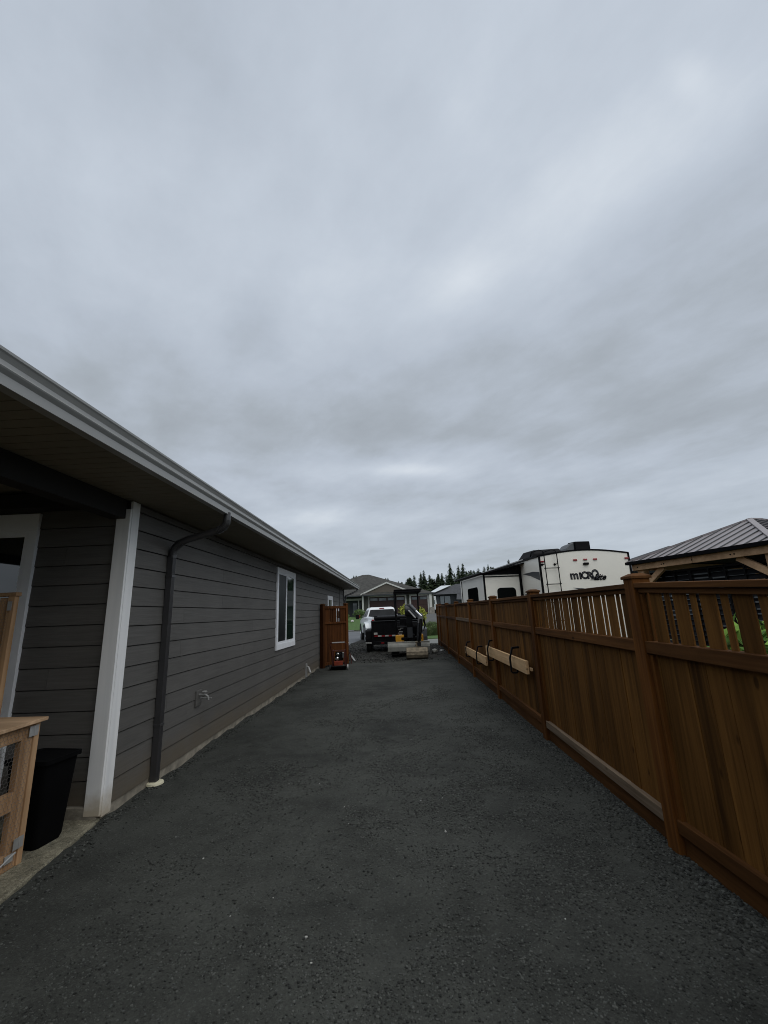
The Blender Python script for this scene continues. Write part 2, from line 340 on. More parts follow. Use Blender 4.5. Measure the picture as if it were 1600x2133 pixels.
    def build(s, name, mat, parent=None, off=None, smooth=False, bevel=0, flat_uv=False):
        me = bpy.data.meshes.new(name)
        vs = s.v
        if off is not None: vs = [(p[0]-off[0], p[1]-off[1], p[2]-off[2]) for p in vs]
        me.from_pydata(vs, [], s.f)
        mats = mat if isinstance(mat, list) else [mat]
        for m in mats: me.materials.append(MT[m] if isinstance(m, str) else m)
        if len(mats) > 1: me.polygons.foreach_set('material_index', s.m)
        ca = me.attributes.new('tone', 'FLOAT_COLOR', 'CORNER')
        tot = np.array([len(f) for f in s.f]); arr = np.repeat(np.array(s.t, dtype=np.float32), tot)
        ca.data.foreach_set('color', np.stack([arr, arr, arr, np.ones_like(arr)], 1).ravel())
        if smooth: me.polygons.foreach_set('use_smooth', [True]*len(s.f))
        me.update()
        o = bpy.data.objects.new(name, me); COL.objects.link(o)
        if parent is not None: o.parent = parent
        if smooth == 'auto' or smooth is True:
            try: me.set_sharp_from_angle(angle=math.radians(35))
            except Exception: pass
        if bevel:
            b = o.modifiers.new('bevel', 'BEVEL'); b.width = bevel; b.segments = 2; b.limit_method = 'ANGLE'; b.angle_limit = math.radians(40)
        return o
def tag(o, label=None, cat=None, group=None, kind=None):
    if label: o['label'] = label
    if cat: o['category'] = cat
    if group: o['group'] = group
    if kind: o['kind'] = kind
    return o
def thing(name, label, cat, loc=(0, 0, 0), rz=0, group=None):
    o = bpy.data.objects.new(name, None); COL.objects.link(o); o.location = loc; o.rotation_euler = (0, 0, rz); o.empty_display_size = .1
    return tag(o, label, cat, group)
def copy_tree(o, parent=None):
    c = o.copy(); COL.objects.link(c); c.parent = parent
    for ch in [x for x in o.children]: copy_tree(ch, c)
    return c
def fbm(x, y, f, o=4, seed=0.0):
    a = 0; amp = 1; 
    for i in range(o): a += amp*noise.noise(Vector((x*f+seed, y*f-seed, seed))); f *= 2.03; amp *= .5
    return a

# ================================================================== SETTING
def yard_h(y):      # lie of the land
    if y < 39.2: return -.10
    if y < 53: return .10+1.08*((y-39.2)/13.8)
    if y < 80: return 1.18
    return 1.18+(y-80)*.022
ys = [-60, -20, 0, 10, 20, 30, 39.15, 39.2, 41, 43, 45, 47, 49, 51, 53, 56, 60, 70, 80, 120, 180, 260, 400, 900]
xs = [-900, -200, -60, -20, -8, 0, 8, 20, 60, 200, 900]
g = MB()
g.add([(x, y, yard_h(y)) for y in ys for x in xs], [(j*len(xs)+i, j*len(xs)+i+1, (j+1)*len(xs)+i+1, (j+1)*len(xs)+i) for j in range(len(ys)-1) for i in range(len(xs)-1)])
tag(g.build('ground', 'earth'), kind='structure')
g = MB(); yl_ = [39.25, 41, 43, 45, 47, 49, 51, 53, 56, 62]
g.add([(x, y, yard_h(y)+.008) for y in yl_ for x in (-40, -8, 0, 8, 40)], [(j*5+i, j*5+i+1, (j+1)*5+i+1, (j+1)*5+i) for j in range(len(yl_)-1) for i in range(4)])
tag(g.build('lawn', 'lawn'), kind='structure')
# house-side gravel driveway, gently uneven
def drive_h(x, y):
    h = .010*fbm(x, y, .9, 3, 1.7)+.004*fbm(x, y, 5, 3, 4.2)
    h += .008*math.exp(-((x-1.1+.15*math.sin(y*.5))/.35)**2)-.006*math.exp(-((x+.9)/.4)**2)
    for (xa, xb, yc, sl) in ((-.35, .55, 2.36, .10), (-1.25, -.7, 2.78, -.35), (-1.0, -.2, 3.3, .2), (.2, 1.1, 4.2, -.15), (-1.6, -1.1, 3.4, .5)):
        if xa < x < xb: h -= .016*math.exp(-((y-yc-sl*(x-xa)-.03*math.sin(x*9))/.028)**2)*math.sin(math.pi*(x-xa)/(xb-xa))
    if x > 1.35: h -= .03*min(1, (x-1.35)/.3)
    if x < -2.15: h += .035*min(1, (-2.15-x)/.25)*(.2+fbm(x, y, 2.6, 4, 8.8))
    if x > .9 and y < 3: h += .05*min(1, (3-y)/1.2)*min(1, (x-.9)/.7)
    if y > 12.5: h += .035*min(1, (y-12.5)/2.5)*(.3+1.0*fbm(x, y, 1.7, 5, 9.1))
    return h
g = MB(); nx, y = 90, -1.2; rows = []
while y < 15: rows.append(y); y += .018+.007*max(0, y-1)
rows.append(15.0)
X0, X1 = -2.50, 1.80
vs = [(X0+(X1-X0)*i/nx, yy, drive_h(X0+(X1-X0)*i/nx, yy)) for yy in rows for i in range(nx+1)]
g.add(vs, [(j*(nx+1)+i, j*(nx+1)+i+1, (j+1)*(nx+1)+i+1, (j+1)*(nx+1)+i) for j in range(len(rows)-1) for i in range(nx)])
tag(g.build('driveway', 'gravel', smooth=True), kind='structure')
# rougher, darker gravel spread out to the street
def apron_edge(y):
    if y < 19.5: return (-2.50-.0*y, 1.80)
    if y < 23.2: return (-2.50-.08*(y-19.5), 1.80-.20*(y-19.5)+.15*math.sin(y*2))
    k = (y-23.2)/3.6; return (-2.80+.30*k+1.2*max(0, k-.9)*4, 1.06-.3*k)
g = MB(); rows = []; y = 13.6
while y < 27: rows.append(y); y += .12
nx = 70; vs = []
for yy in rows:
    a, b = apron_edge(yy)
    for i in range(nx+1):
        x = a+(b-a)*i/nx; e = min(1, min(i, nx-i)/5)
        ramp_in = min(1, max(0, (yy-13.6-.8*noise.noise(Vector((x*1.2, 3, 0))))/1.2))
        h = drive_h(x, min(yy, 15))*(1 if yy < 15 else 0)-.03+.045*ramp_in
        if yy >= 15: h = .02
        h += (.05*fbm(x, yy, 1.5, 5, 2.2)+.012*fbm(x, yy, 9, 3, 5))*ramp_in*(.3+.7*e)
        if yy > 25.5: h -= .05*(yy-25.5)
        if yy > 19.5: h = h*e+(-.03)*(1-e)
        vs.append((x, yy, h))
g.add(vs, [(j*(nx+1)+i, j*(nx+1)+i+1, (j+1)*(nx+1)+i+1, (j+1)*(nx+1)+i) for j in range(len(rows)-1) for i in range(nx)])
tag(g.build('gravel_apron', 'rough', smooth=True), kind='structure')
g = MB(); g.box(-60, 40, 21.6, 38.9, -.3, -.012); tag(g.build('street', 'asphalt'), kind='structure')
g = MB(); g.box(1.05, 30, 21.0, 24.3, -.2, .02); g.box(-60, -2.95, 20.2, 21.6, -.2, .02); tag(g.build('pavement', 'concrete'), kind='structure')
g = MB(); g.box(-60, -4.2, 38.9, 39.25, -.2, .13); g.box(-4.2, 5, 38.9, 39.25, -.2, .05); g.box(5, 40, 38.9, 39.25, -.2, .13); tag(g.build('kerb', 'concrete', bevel=.02), kind='structure')
g = MB(); g.box(.9, 9, 24.3, 32.5, -.2, .06); tag(g.build('grass_verge', 'lawn', bevel=.02), kind='structure')
g = MB(); yy = [39.25, 41, 43, 45, 47, 49, 51, 53, 56, 58.4]
g.add([(x, y, yard_h(y)+.02) for y in yy for x in (-3.5, 0, 5.0)], [(j*3+i, j*3+i+1, (j+1)*3+i+1, (j+1)*3+i) for j in range(len(yy)-1) for i in range(2)])
tag(g.build('far_driveway', 'fardrive'), kind='structure')
# exposed-aggregate patio slab
g = MB(); pts = [(-9, -2), (-2.20, -2), (-2.22, 0), (-2.27, 2.0), (-2.30, 2.7), (-2.37, 3.3), (-2.43, 3.70), (-9, 3.70)]
g.slab([(p[0], p[1], -.15) for p in pts], (0, 0, .175)); tag(g.build('patio_slab', 'aggregate', bevel=.012), kind='structure')

# loose stones lying on the gravel
def rocks():
    out = []
    for k in range(7):
        rg = random.Random(k); import bmesh
        bm = bmesh.new(); bmesh.ops.create_icosphere(bm, subdivisions=1, radius=1)
        ax = (1, .65+.3*rg.random(), .45+.3*rg.random())
        ps = []
        for v_ in bm.verts:
            q = v_.co*(.75+.5*rg.random()); ps.append((q.x*ax[0], q.y*ax[1], q.z*ax[2]))
        out.append((np.array(ps), [tuple(w.index for w in f.verts) for f in bm.faces])); bm.free()
    return out
RK = rocks()
def scatter(name, mat, pts, kindlabel):
    V = []; F = []; T = []; o = 0; rg = random.Random(3)
    for (x, y, z, s) in pts:
        ps, fs = RK[rg.randrange(7)]; a = rg.random()*6.283; c, sn = math.cos(a), math.sin(a)
        q = ps*s; X_ = q[:, 0]*c-q[:, 1]*sn+x; Y_ = q[:, 0]*sn+q[:, 1]*c+y; Z_ = q[:, 2]+z
        V.append(np.stack([X_, Y_, Z_], 1)); F.extend([(i+o, j+o, k+o) for (i, j, k) in fs]); T.extend([rg.random()**1.6]*len(fs)); o += len(ps)
    m = MB(); m.v = [tuple(p) for p in np.concatenate(V).tolist()]; m.f = F; m.t = T; m.m = [0]*len(F)
    return tag(m.build(name, mat), kindlabel, kind='stuff')
rg = random.Random(11); pts = []
patches = [(.85, 3.9, .5, .55), (.35, 3.0, .28, .3), (1.0, 3.2, .38, .5), (.75, 2.75, .35, .3), (-.45, 2.9, .22, .18), (-1.2, 3.95, .2, .35), (-.2, 4.6, .25, .35), (.3, 4.9, .4, .3),
           (-.6, 2.25, .5, .16), (.9, 2.15, .6, .2), (.2, 2.1, .5, .13), (-.95, 2.6, .2, .15), (1.1, 5.0, .35, .5), (.1, 3.6, .5, .3), (-.3, 5.6, .6, .4), (.9, 6.2, .3, .7), (1.25, 2.5, .25, .25), (-.1, 2.35, .35, .1), (.5, 2.4, .45, .12)]
pr_ = random.Random(77)
for _ in range(46):
    py = 1.9+pr_.random()**1.5*7; patches.append((pr_.uniform(-1.7, 1.45), py, pr_.uniform(.08, .34), pr_.uniform(.05, .14)*(1+py*.25)))
for (px, py, sx_, sy_) in patches:
    for _ in range(int(1500*(sx_*sy_)/.10)):
        x = px+rg.gauss(0, sx_*.75); y = py+rg.gauss(0, sy_*.85)
        if fbm(x, y, 3.5, 4, 2) > -.25+.5*(rg.random()-.5) and -2.2 < x < 1.6: pts.append((x, y, 0, .0028+.0080*rg.random()**2.2))
for _ in range(24000):      # scattered singles everywhere
    x = rg.uniform(-2.2, 1.6); y = 1.5+rg.random()**2*9; pts.append((x, y, 0, .0022+.0062*rg.random()**2.6))
for _ in range(15000):     # coarse strip along the foot of the fence
    y = .8+rg.random()**1.5*13; w = .26+.08*fbm(1, y, 1.2, 2, 3)
    x = 1.74-abs(rg.gauss(0, w*.5)); pts.append((x, y, 0, .004+.009*rg.random()**1.6))
for _ in range(3200):      # and along the slab and the foundation
    y = rg.uniform(1.2, 13); e = -2.26-.05*max(0, min(1, (y-2)/1.4)) if y < 3.4 else -2.40
    x = e+abs(rg.gauss(0, .06)); pts.append((x, y, 0, .004+.009*rg.random()**1.5))
pts = [(x, y, drive_h(x, y)+q*.15, q) for (x, y, q) in ((x, y, s*(1 if (x > 1.35 or x < -2.1) else min(1, .52+.11*y))) for (x, y, z, s) in pts)]
scatter('loose_gravel', 'stonechips', pts, 'loose dark stone chips strewn over the compacted gravel')
pts = [(rg.uniform(-2, 1.4), rg.uniform(1.9, 6), 0, .003+.004*rg.random()) for _ in range(22)]+[(-.52, 2.42, 0, .008), (.1, 3.9, 0, .008), (.25, 3.4, 0, .009)]
scatter('pale_pebbles', 'pebble', [(x, y, drive_h(x, y)+s*.3, s) for (x, y, z, s) in pts], 'scattered pale pebbles on the dark gravel')
pts = []
for _ in range(5200):
    y = 13.8+rg.random()*9; a, b = apron_edge(y); x = rg.uniform(a+.1, b-.05)
    pts.append((x, y, .03+.045*fbm(x, y, 1.5, 5, 2.2), .008+.03*rg.random()**3))
scatter('coarse_gravel', 'stonechips', pts, 'coarse dark gravel spread behind the excavator')

# ================================================================== HOUSE (left)
hs = thing('bungalow', 'grey lap sided house with white trim and long gutter beside the gravel driveway', 'house', (-2.44, 3.7, 0))
HO = (-2.44, 3.7, 0)
XW = -2.44
def laps(mb, a, b, z0, z1, out, exp=.1745, th=.016, seed=0):
    # horizontal boards from a to b (xy), each leaning out at its lower edge
    rg = random.Random(seed); a = Vector((a[0], a[1], 0)); b = Vector((b[0], b[1], 0)); d = (b-a); Lg = d.length; d.normalize(); out = Vector(out)
    z = z0; i = 0
    while z < z1-.01:
        zt = min(z+exp, z1); s = -rg.random()*3.2
        while s < Lg:
            e = min(s+3.66, Lg); s0 = max(s, 0)
            if e-s0 > .02:
                p = a+d*(s0+.0012); q = a+d*(e-.0012); tn = rg.random()
                bo, to, ba = out*th, out*.006, out*-.016; zr_ = zt-.009
                pz = lambda w, zz, o: Vector((w.x, w.y, zz))+o
                vs = [pz(p, z, bo), pz(q, z, bo), pz(q, zr_, to), pz(p, zr_, to), pz(p, z, ba), pz(q, z, ba), pz(q, zr_, ba), pz(p, zr_, ba)]
                mb.add(vs, [(0, 1, 2, 3), (4, 7, 6, 5), (0, 4, 5, 1), (3, 2, 6, 7), (0, 3, 7, 4), (1, 5, 6, 2)], tn)
            s += 3.66
        z = zt
m = MB(); laps(m, (XW, 3.78), (XW, 18.62), .085, 2.60, (1, 0, 0), seed=1)
laps(m, (XW-.10, 3.70), (-6.5, 3.70), .11, 2.60, (0, -1, 0), seed=2, th=.012)
m.box(-6.5, XW-.018, 3.718, 18.7, .085, 2.60, tone=.5)
m.build('wall', 'siding', hs, HO)
m = MB(); laps(m, (-6.5, 3.68), (-6.5, .9), .11, 2.69, (1, 0, 0), seed=5); m.box(-7, -6.52, .9, 3.70, -.1, 2.69); m.build('wall', 'siding', hs, HO)  # unseen wing wall, added to keep light out of the patio recess
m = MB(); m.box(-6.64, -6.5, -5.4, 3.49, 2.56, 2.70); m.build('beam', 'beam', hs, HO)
m = MB(); 
yy = 3.72
m.box(-6.5, XW+.004, 3.70, 18.72, -.2, .084)
m.box(-6.5, XW-.004, 3.655, 3.70, -.2, .108)
m.build('foundation', 'found', hs, HO, bevel=.006)
# corner boards
m = MB(); m.box(XW-.105, XW+.022, 3.652, 3.676, .045, 2.52); m.box(XW+.001, XW+.026, 3.677, 3.785, .03, 2.598); m.build('corner_board', 'corner', hs, HO, bevel=.003)
m = MB(); m.box(XW+.001, XW+.03, 18.62, 18.74, .03, 2.598); m.build('corner_board', 'blackmetal', hs, HO)
m = MB(); m.box(XW+.001, XW+.03, 17.3, 17.4, .09, 2.598); m.build('corner_board', 'siding', hs, HO)
# soffit with grooved panels across the overhang
XE = -1.86; ZS = 2.615
m = MB(); y = -5.5; k = 0
while y < 19.3:
    w = .098; m.box(XW-.03 if y > 3.6 else XW-.16, XE, y, y+w-.006, ZS-.008, ZS+.01, tone=random.random()); y += w
m.box(XW-.16, XE, -5.5, 19.3, ZS+.01, ZS+.02)
m.box(-6.5, XW-.16, -5.5, 3.7, 2.70, 2.72, tone=.2)
m.box(-6.5, XE, 18.74, 19.3, ZS-.004, ZS+.008)
m.build('soffit', 'soffit', hs, HO)
# beams of the covered patio
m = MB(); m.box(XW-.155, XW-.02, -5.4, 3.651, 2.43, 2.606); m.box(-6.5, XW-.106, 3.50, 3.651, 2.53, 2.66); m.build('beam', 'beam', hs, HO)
# gutter: fascia-hung ogee profile swept along the eave
prof = [(0, 0), (.060, 0), (.062, .052), (.080, .070), (.084, .077), (.073, .088), (.070, .112), (.086, .136), (.094, .143), (.096, .156), (.085, .156), (.085, .150), (0, .150)]
m = MB(); m.slab([(XE+p[0], -5.5, ZS-.012+p[1]) for p in prof], (0, 24.86, 0)); m.build('gutter', 'gutter', hs, HO)
m = MB(); m.slab([(XE+p[0]*.0, 19.36+p[0], ZS-.012+p[1]) for p in prof], (-4.5, 0, 0)); m.build('gutter', 'gutter', hs, HO)
# roof: low hip of shingles
m = MB(); e = .05; z0 = ZS+.17; 
A = [(XE+.04, 3.2, z0), (XE+.04, 19.42, z0), (-13, 19.42, z0), (-13, 3.2, z0)]; Rg = [(-7.4, 8.0, z0+1.9), (-7.4, 14.0, z0+1.9)]
m.add(A+Rg, [(0, 1, 5, 4), (1, 2, 5), (2, 3, 4, 5), (3, 0, 4), (3, 2, 1, 0)]); m.build('roof', 'shingle', hs, HO)
m = MB(); m.add([(XE+.04, -5.5, z0), (XE+.04, 3.19, z0), (-6.7, 3.19, z0), (-6.7, -5.5, z0), (-4.3, -5.5, z0+.8), (-4.3, 3.19, z0+.8)], [(0, 1, 5, 4), (2, 3, 4, 5), (0, 4, 3), (1, 2, 5), (3, 2, 1, 0)]); m.build('patio_roof', 'shingle', hs, HO)  # patio cover lengthened behind the viewpoint, out of view, to darken the recess
# downspout: round elbows under the gutter, square leader down the wall
m = MB(); Y0 = 4.37
path = [(XE+.04, Y0, ZS+.01), (XE+.04, Y0, ZS-.075), (XE+.034, Y0, ZS-.11), (XE+.015, Y0, ZS-.142), (XE-.015, Y0, ZS-.165), (XE-.055, Y0, ZS-.182), (XW+.20, Y0, ZS-.268),
        (XW+.135, Y0, ZS-.295), (XW+.088, Y0, ZS-.33), (XW+.062, Y0, ZS-.375), (XW+.055, Y0, ZS-.42), (XW+.055, Y0, ZS-.46)]
m.tube(path, .037, 14)
for i in range(13):
    t_ = i/12; 
    for (a, b) in ((1, 5), (7, 10)):
        k_ = a+(b-a)*t_; j = int(k_); f_ = k_-j; p = Vector(path[j]).lerp(Vector(path[min(j+1, len(path)-1)]), f_)
        dr = (Vector(path[min(j+1, len(path)-1)])-Vector(path[j])).normalized()*.003
        m.tube([p-dr, p+dr], .043, 14)
m.build('downspout_elbow', 'black_alu', hs, HO, smooth=True)
m = MB(); m.box(XW+.018, XW+.078, Y0-.033, Y0+.033, .03, ZS-.44)
for q in (-.022, -.007, .007, .022): m.box(XW+.078, XW+.081, Y0+q-.003, Y0+q+.003, .04, ZS-.45)
for zz in (.52, 1.95): m.box(XW+.014, XW+.084, Y0-.038, Y0+.038, zz, zz+.025)
m.build('downspout', 'black_alu', hs, HO, bevel=.006)
m = MB(); m.lathe([(.02, .042), (.062, .042), (.074, .036), (.078, .020), (.062, .008), (.05, -.06)], (XW+.055, Y0, 0), n=24); m.build('drain_collar', 'ivory', hs, HO, smooth=True)
# main window
def window(y0, y1, z0, z1, cas, mull=True):
    x = XW+.004
    m = MB(); m.box(x, x+.034, y0, y0+cas, z0+cas*1.25, z1-cas); m.box(x, x+.034, y1-cas, y1, z0+cas*1.25, z1-cas)
    m.box(x, x+.036, y0, y1, z1-cas, z1); m.box(x, x+.038, y0, y1, z0, z0+cas*1.25)
    w = m.build('window', 'white', hs, HO, bevel=.002)
    a, b, c, d = y0+cas, y1-cas, z0+cas*1.25, z1-cas; fr = .045
    m = MB(); m.box(x, x+.028, a, b, d-fr, d); m.box(x, x+.028, a, b, c, c+fr); m.box(x, x+.028, a, a+fr, c+fr, d-fr); m.box(x, x+.028, b-fr, b, c+fr, d-fr)
    if mull: mid = (a+b)/2-.02; m.box(x, x+.030, mid-.03, mid+.03, c+fr, d-fr)
    m.build('sash', 'white', w, bevel=.002, off=HO)
    if mull:
        m = MB(); m.box(x, x+.018, a+fr, mid-.03, c+fr, d-fr); m.build('insect_screen', 'screen', w, HO)
        m = MB(); m.box(x, x+.020, mid+.03, b-fr, c+fr, d-fr); m.build('pane', 'glass', w, HO)
    else:
        m = MB(); m.box(x, x+.020, a+fr, b-fr, c+fr, d-fr); m.build('pane', 'glass', w, HO)
window(8.38, 9.86, .88, 2.485, .085)
window(14.45, 15.45, 1.15, 2.16, .085, False)
window(16.3, 17.9, .95, 1.85, .085, False)
# patio door in the recessed wall
xr = -3.28; yf = 3.696
m = MB(); cas = .085
m.box(xr-cas, xr, yf-.034, yf, .12, 2.36); m.box(-6.2, xr, yf-.036, yf, 2.36, 2.52); m.box(-6.2, xr-cas, yf-.036, yf, .10, .20)
dr_ = m.build('patio_door', 'white', hs, HO, bevel=.003)
m = MB(); m.box(-6.2, xr-cas, yf-.03, yf, 2.33, 2.36); m.box(-6.2, xr-cas, yf-.024, yf, 2.305, 2.33); m.box(xr-cas-.03, xr-cas, yf-.03, yf, .20, 2.305)
m.build('door_frame', 'white', dr_, off=HO, bevel=.002)
m = MB(); m.box(-6.2, xr-cas-.03, yf-.02, yf, .20, 2.305); m.build('pane', 'doorglass', dr_, HO)
# hose bib
m = MB(); x = XW+.004
m.box(x, x+.028, 5.17, 5.31, .53, .70); hb = m.build('tap_block', 'siding', hs, HO, bevel=.004)
m = MB(); m.tube([(x+.028, 5.24, .65), (x+.10, 5.24, .65), (x+.13, 5.24, .63), (x+.14, 5.24, .59)], .012, 8); m.lathe([(.02, 0), (.03, .004), (.03, .012), (.02, .016)], (x+.09, 5.24, .675), n=12)
m.tube([(x+.085, 5.24, .65), (x+.09, 5.24, .69)], .008, 6); m.tube([(x+.03, 5.27, .61), (x+.11, 5.28, .60), (x+.16, 5.28, .605)], .009, 6)
m.build('hose_tap', 'steel', hb, HO, smooth=True)
# vent / drain stub lower down the wall
m = MB(); m.tube([(XW+.01, 11.15, .27), (XW+.07, 11.15, .25), (XW+.13, 11.1, .12)], .028, 10); m.box(XW+.004, XW+.03, 11.05, 11.22, .02, .34); m.build('vent_pipe', 'steel', hs, HO, smooth=True)
# front return of the eave: corner leader
m = MB(); m.tube([(XE-.02, 19.3, ZS-.01), (XE-.04, 19.26, ZS-.10), (XE-.25, 19.1, ZS-.2), (XW+.1, 18.85, ZS-.3), (XW+.06, 18.8, ZS-.5), (XW+.06, 18.8, .1)], .04, 10); m.build('downspout', 'black_alu', hs, HO, smooth=True)

# ================================================================== things on the patio
# black tapered tub
tb = thing('planter_tub', 'black tapered plastic tub standing on the patio slab behind the wooden cage', 'tub', (-2.66, 3.33, .025), math.radians(-8))
m = MB(); a0, b0, a1, b1 = .125, .10, .18, .145
def ringq(a, b, z, r=.03):
    out = []
    for (sx_, sy_, q) in ((1, 1, 0), (-1, 1, 1), (-1, -1, 2), (1, -1, 3)):
        for k in range(4):
            an = (q+k/3)*math.pi/2; out.append((sx_*(a-r)+r*math.cos(an), sy_*(b-r)+r*math.sin(an), z))
    return out
lv = [ringq(a0, b0, 0), ringq(a0+.01, b0+.01, .03), ringq(a1-.012, b1-.012, .53), ringq(a1+.006, b1+.006, .532), ringq(a1+.006, b1+.006, .56), ringq(a1-.008, b1-.008, .56), ringq(a1-.012, b1-.012, .553)]
vs = [p for r_ in lv for p in r_]; n = 16
m.add(vs, [(i*n+k, i*n+(k+1) % n, (i+1)*n+(k+1) % n, (i+1)*n+k) for i in range(len(lv)-1) for k in range(n)]+[tuple(range(n-1, -1, -1)), tuple(range((len(lv)-1)*n, len(lv)*n))])
m.build('tub_shell', 'tubblack', tb, smooth=True)
def wire_mesh(mb, org, du, dv, W_, H_, cell=.027, r=.0008, nrm=(0, 0, 1)):
    # hexagonal netting in the plane org + u*du + v*dv
    org = Vector(org); du = Vector(du); dv = Vector(dv); s = cell/math.sqrt(3); row = 0; v_ = 0
    def seg(a, b):
        if max(a[0], b[0]) > W_ or min(a[0], b[0]) < 0 or max(a[1], b[1]) > H_ or min(a[1], b[1]) < 0: return
        mb.tube([org+du*a[0]+dv*a[1], org+du*b[0]+dv*b[1]], r, 4, cap=False)
    while v_ < H_:
        off = (cell/2 if row % 2 else 0); u_ = -cell
        while u_ < W_:
            x = u_+off
            seg((x, v_), (x+cell/2, v_+s/2)); seg((x+cell/2, v_+s/2), (x+cell, v_)); seg((x+cell/2, v_+s/2), (x+cell/2, v_+s*1.5)); u_ += cell
        v_ += s*1.5; row += 1
# hutch: timber frame with netting, flat lid
ct = thing('wire_hutch', 'low timber hutch with chicken wire sides and a plank lid on the patio slab', 'hutch', (-2.53, 3.07, .025))
m = MB(); Hh = .84
for (y0, y1) in ((-.115, -.03), (-1.6, -1.5)): m.box(-.04, 0, y0, y1, 0, Hh)
m.box(-.036, .010, -.028, .012, 0, Hh)                      # outer stile
m.box(-.04, 0, -1.5, -.115, .0, .10); m.box(-.04, 0, -1.5, -.115, .34, .45); m.box(-.04, 0, -1.5, -.115, Hh-.09, Hh)
m.box(-.62, -.04, -.028, .012, 0, .09); m.box(-.62, -.04, -.028, .012, Hh-.09, Hh); m.box(-.62, -.58, -.028, .012, .09, Hh-.09); m.box(-.62, -.58, -1.6, -.03, Hh-.09, Hh)
m.build('frame', 'coop', ct, bevel=.003)
m = MB(); wire_mesh(m, (.004, -1.5, .01), (0, 1, 0), (0, 0, 1), 1.47, Hh-.02); m.build('netting', 'wire', ct)
m = MB(); 
m.slab([(.035, .045, Hh+.002), (-.70, .075, Hh+.002), (-.70, -1.7, Hh-.02), (.045, -1.7, Hh-.02)], (0, 0, .022)); m.build('lid', 'coopx', ct, bevel=.003)
for zz in (.62+.14, .10):
    m = MB(); m.box(.0105, .014, -.075, -.002, zz, zz+.065); m.tube([(.015, -.033, zz), (.011, -.033, zz+.065)], .005, 6); m.build('hinge', 'steel', ct)
m = MB(); m.tube([(.012, -.16, .05), (.012, -.05, .085)], .006, 6); m.box(.004, .009, -.12, -.06, .045, .09); m.build('latch', 'steel', ct)
# upright netted frame behind it
cp = thing('netted_cage', 'tall upright timber frame covered with chicken wire behind the low hutch', 'wire frame', (-3.035, 3.32, .025))
m = MB(); Hp = 1.75
m.box(-.055, 0, -.04, 0, 0, Hp-.03, tone=.7); m.box(-.8, 0.012, -.045, .005, Hp-.03, Hp, tone=.2); m.box(-.8, -.745, -.04, 0, 0, Hp-.03); m.box(-.745, -.055, -.04, 0, 0, .08); m.box(-.745, -.055, -.04, 0, .9, .96)
m.box(-.135, -.06, -.022, 0, .1, Hp-.04, tone=.9)
m.build('frame', 'coop', cp, bevel=.003)
m = MB(); wire_mesh(m, (-.79, -.044, .02), (1, 0, 0), (0, 0, 1), .76, Hp-.06); m.build('netting', 'wire', cp)
m = MB(); m.box(-.045, -.012, -.048, -.044, Hp-.14, Hp-.07); m.build('hinge', 'steel', cp)

# ================================================================== FENCE (right)
XF = 1.72
fe = thing('cedar_fence', 'long brown stained cedar fence with slatted top along the driveway', 'fence', (XF, 3.14, 0)); FO = (XF, 3.14, 0)
posts = [-2.0, .60, 3.14, 5.56, 7.97, 10.52, 13.15, 15.8, 18.45, 19.75]
rise = lambda y: .0058*(y-3)
rg = random.Random(5)
def post(parent, x, y, ztop, off, capmat='post', ax=0, w=.062, base=-.1, wmat='post'):
    m = MB(); R_ = Matrix.Translation((x, y, 0)) @ Matrix.Rotation(ax, 4, 'Z')
    m.box(-w, w, -w, w, base, ztop-.03, tone=rg.random(), mat=R_)
    p = m.build('post', wmat, parent, off, bevel=.004)
    m = MB(); c = w+.011; vs = [(-c, -c, ztop-.03), (c, -c, ztop-.03), (c, c, ztop-.03), (-c, c, ztop-.03), (-c, -c, ztop-.012), (c, -c, ztop-.012), (c, c, ztop-.012), (-c, c, ztop-.012),
        (-.035, -.035, ztop+.008), (.035, -.035, ztop+.008), (.035, .035, ztop+.008), (-.035, .035, ztop+.008)]
    m.add([tuple(R_ @ Vector(v_)) for v_ in vs], [(3, 2, 1, 0), (0, 1, 5, 4), (1, 2, 6, 5), (2, 3, 7, 6), (3, 0, 4, 7), (4, 5, 9, 8), (5, 6, 10, 9), (6, 7, 11, 10), (7, 4, 8, 11), (8, 9, 10, 11)], rg.random()*.3)
    m.build('post_cap', 'rail', p, off, bevel=.002); return p
for i, y in enumerate(posts): post(fe, XF, y, 1.70+rise(y), FO)
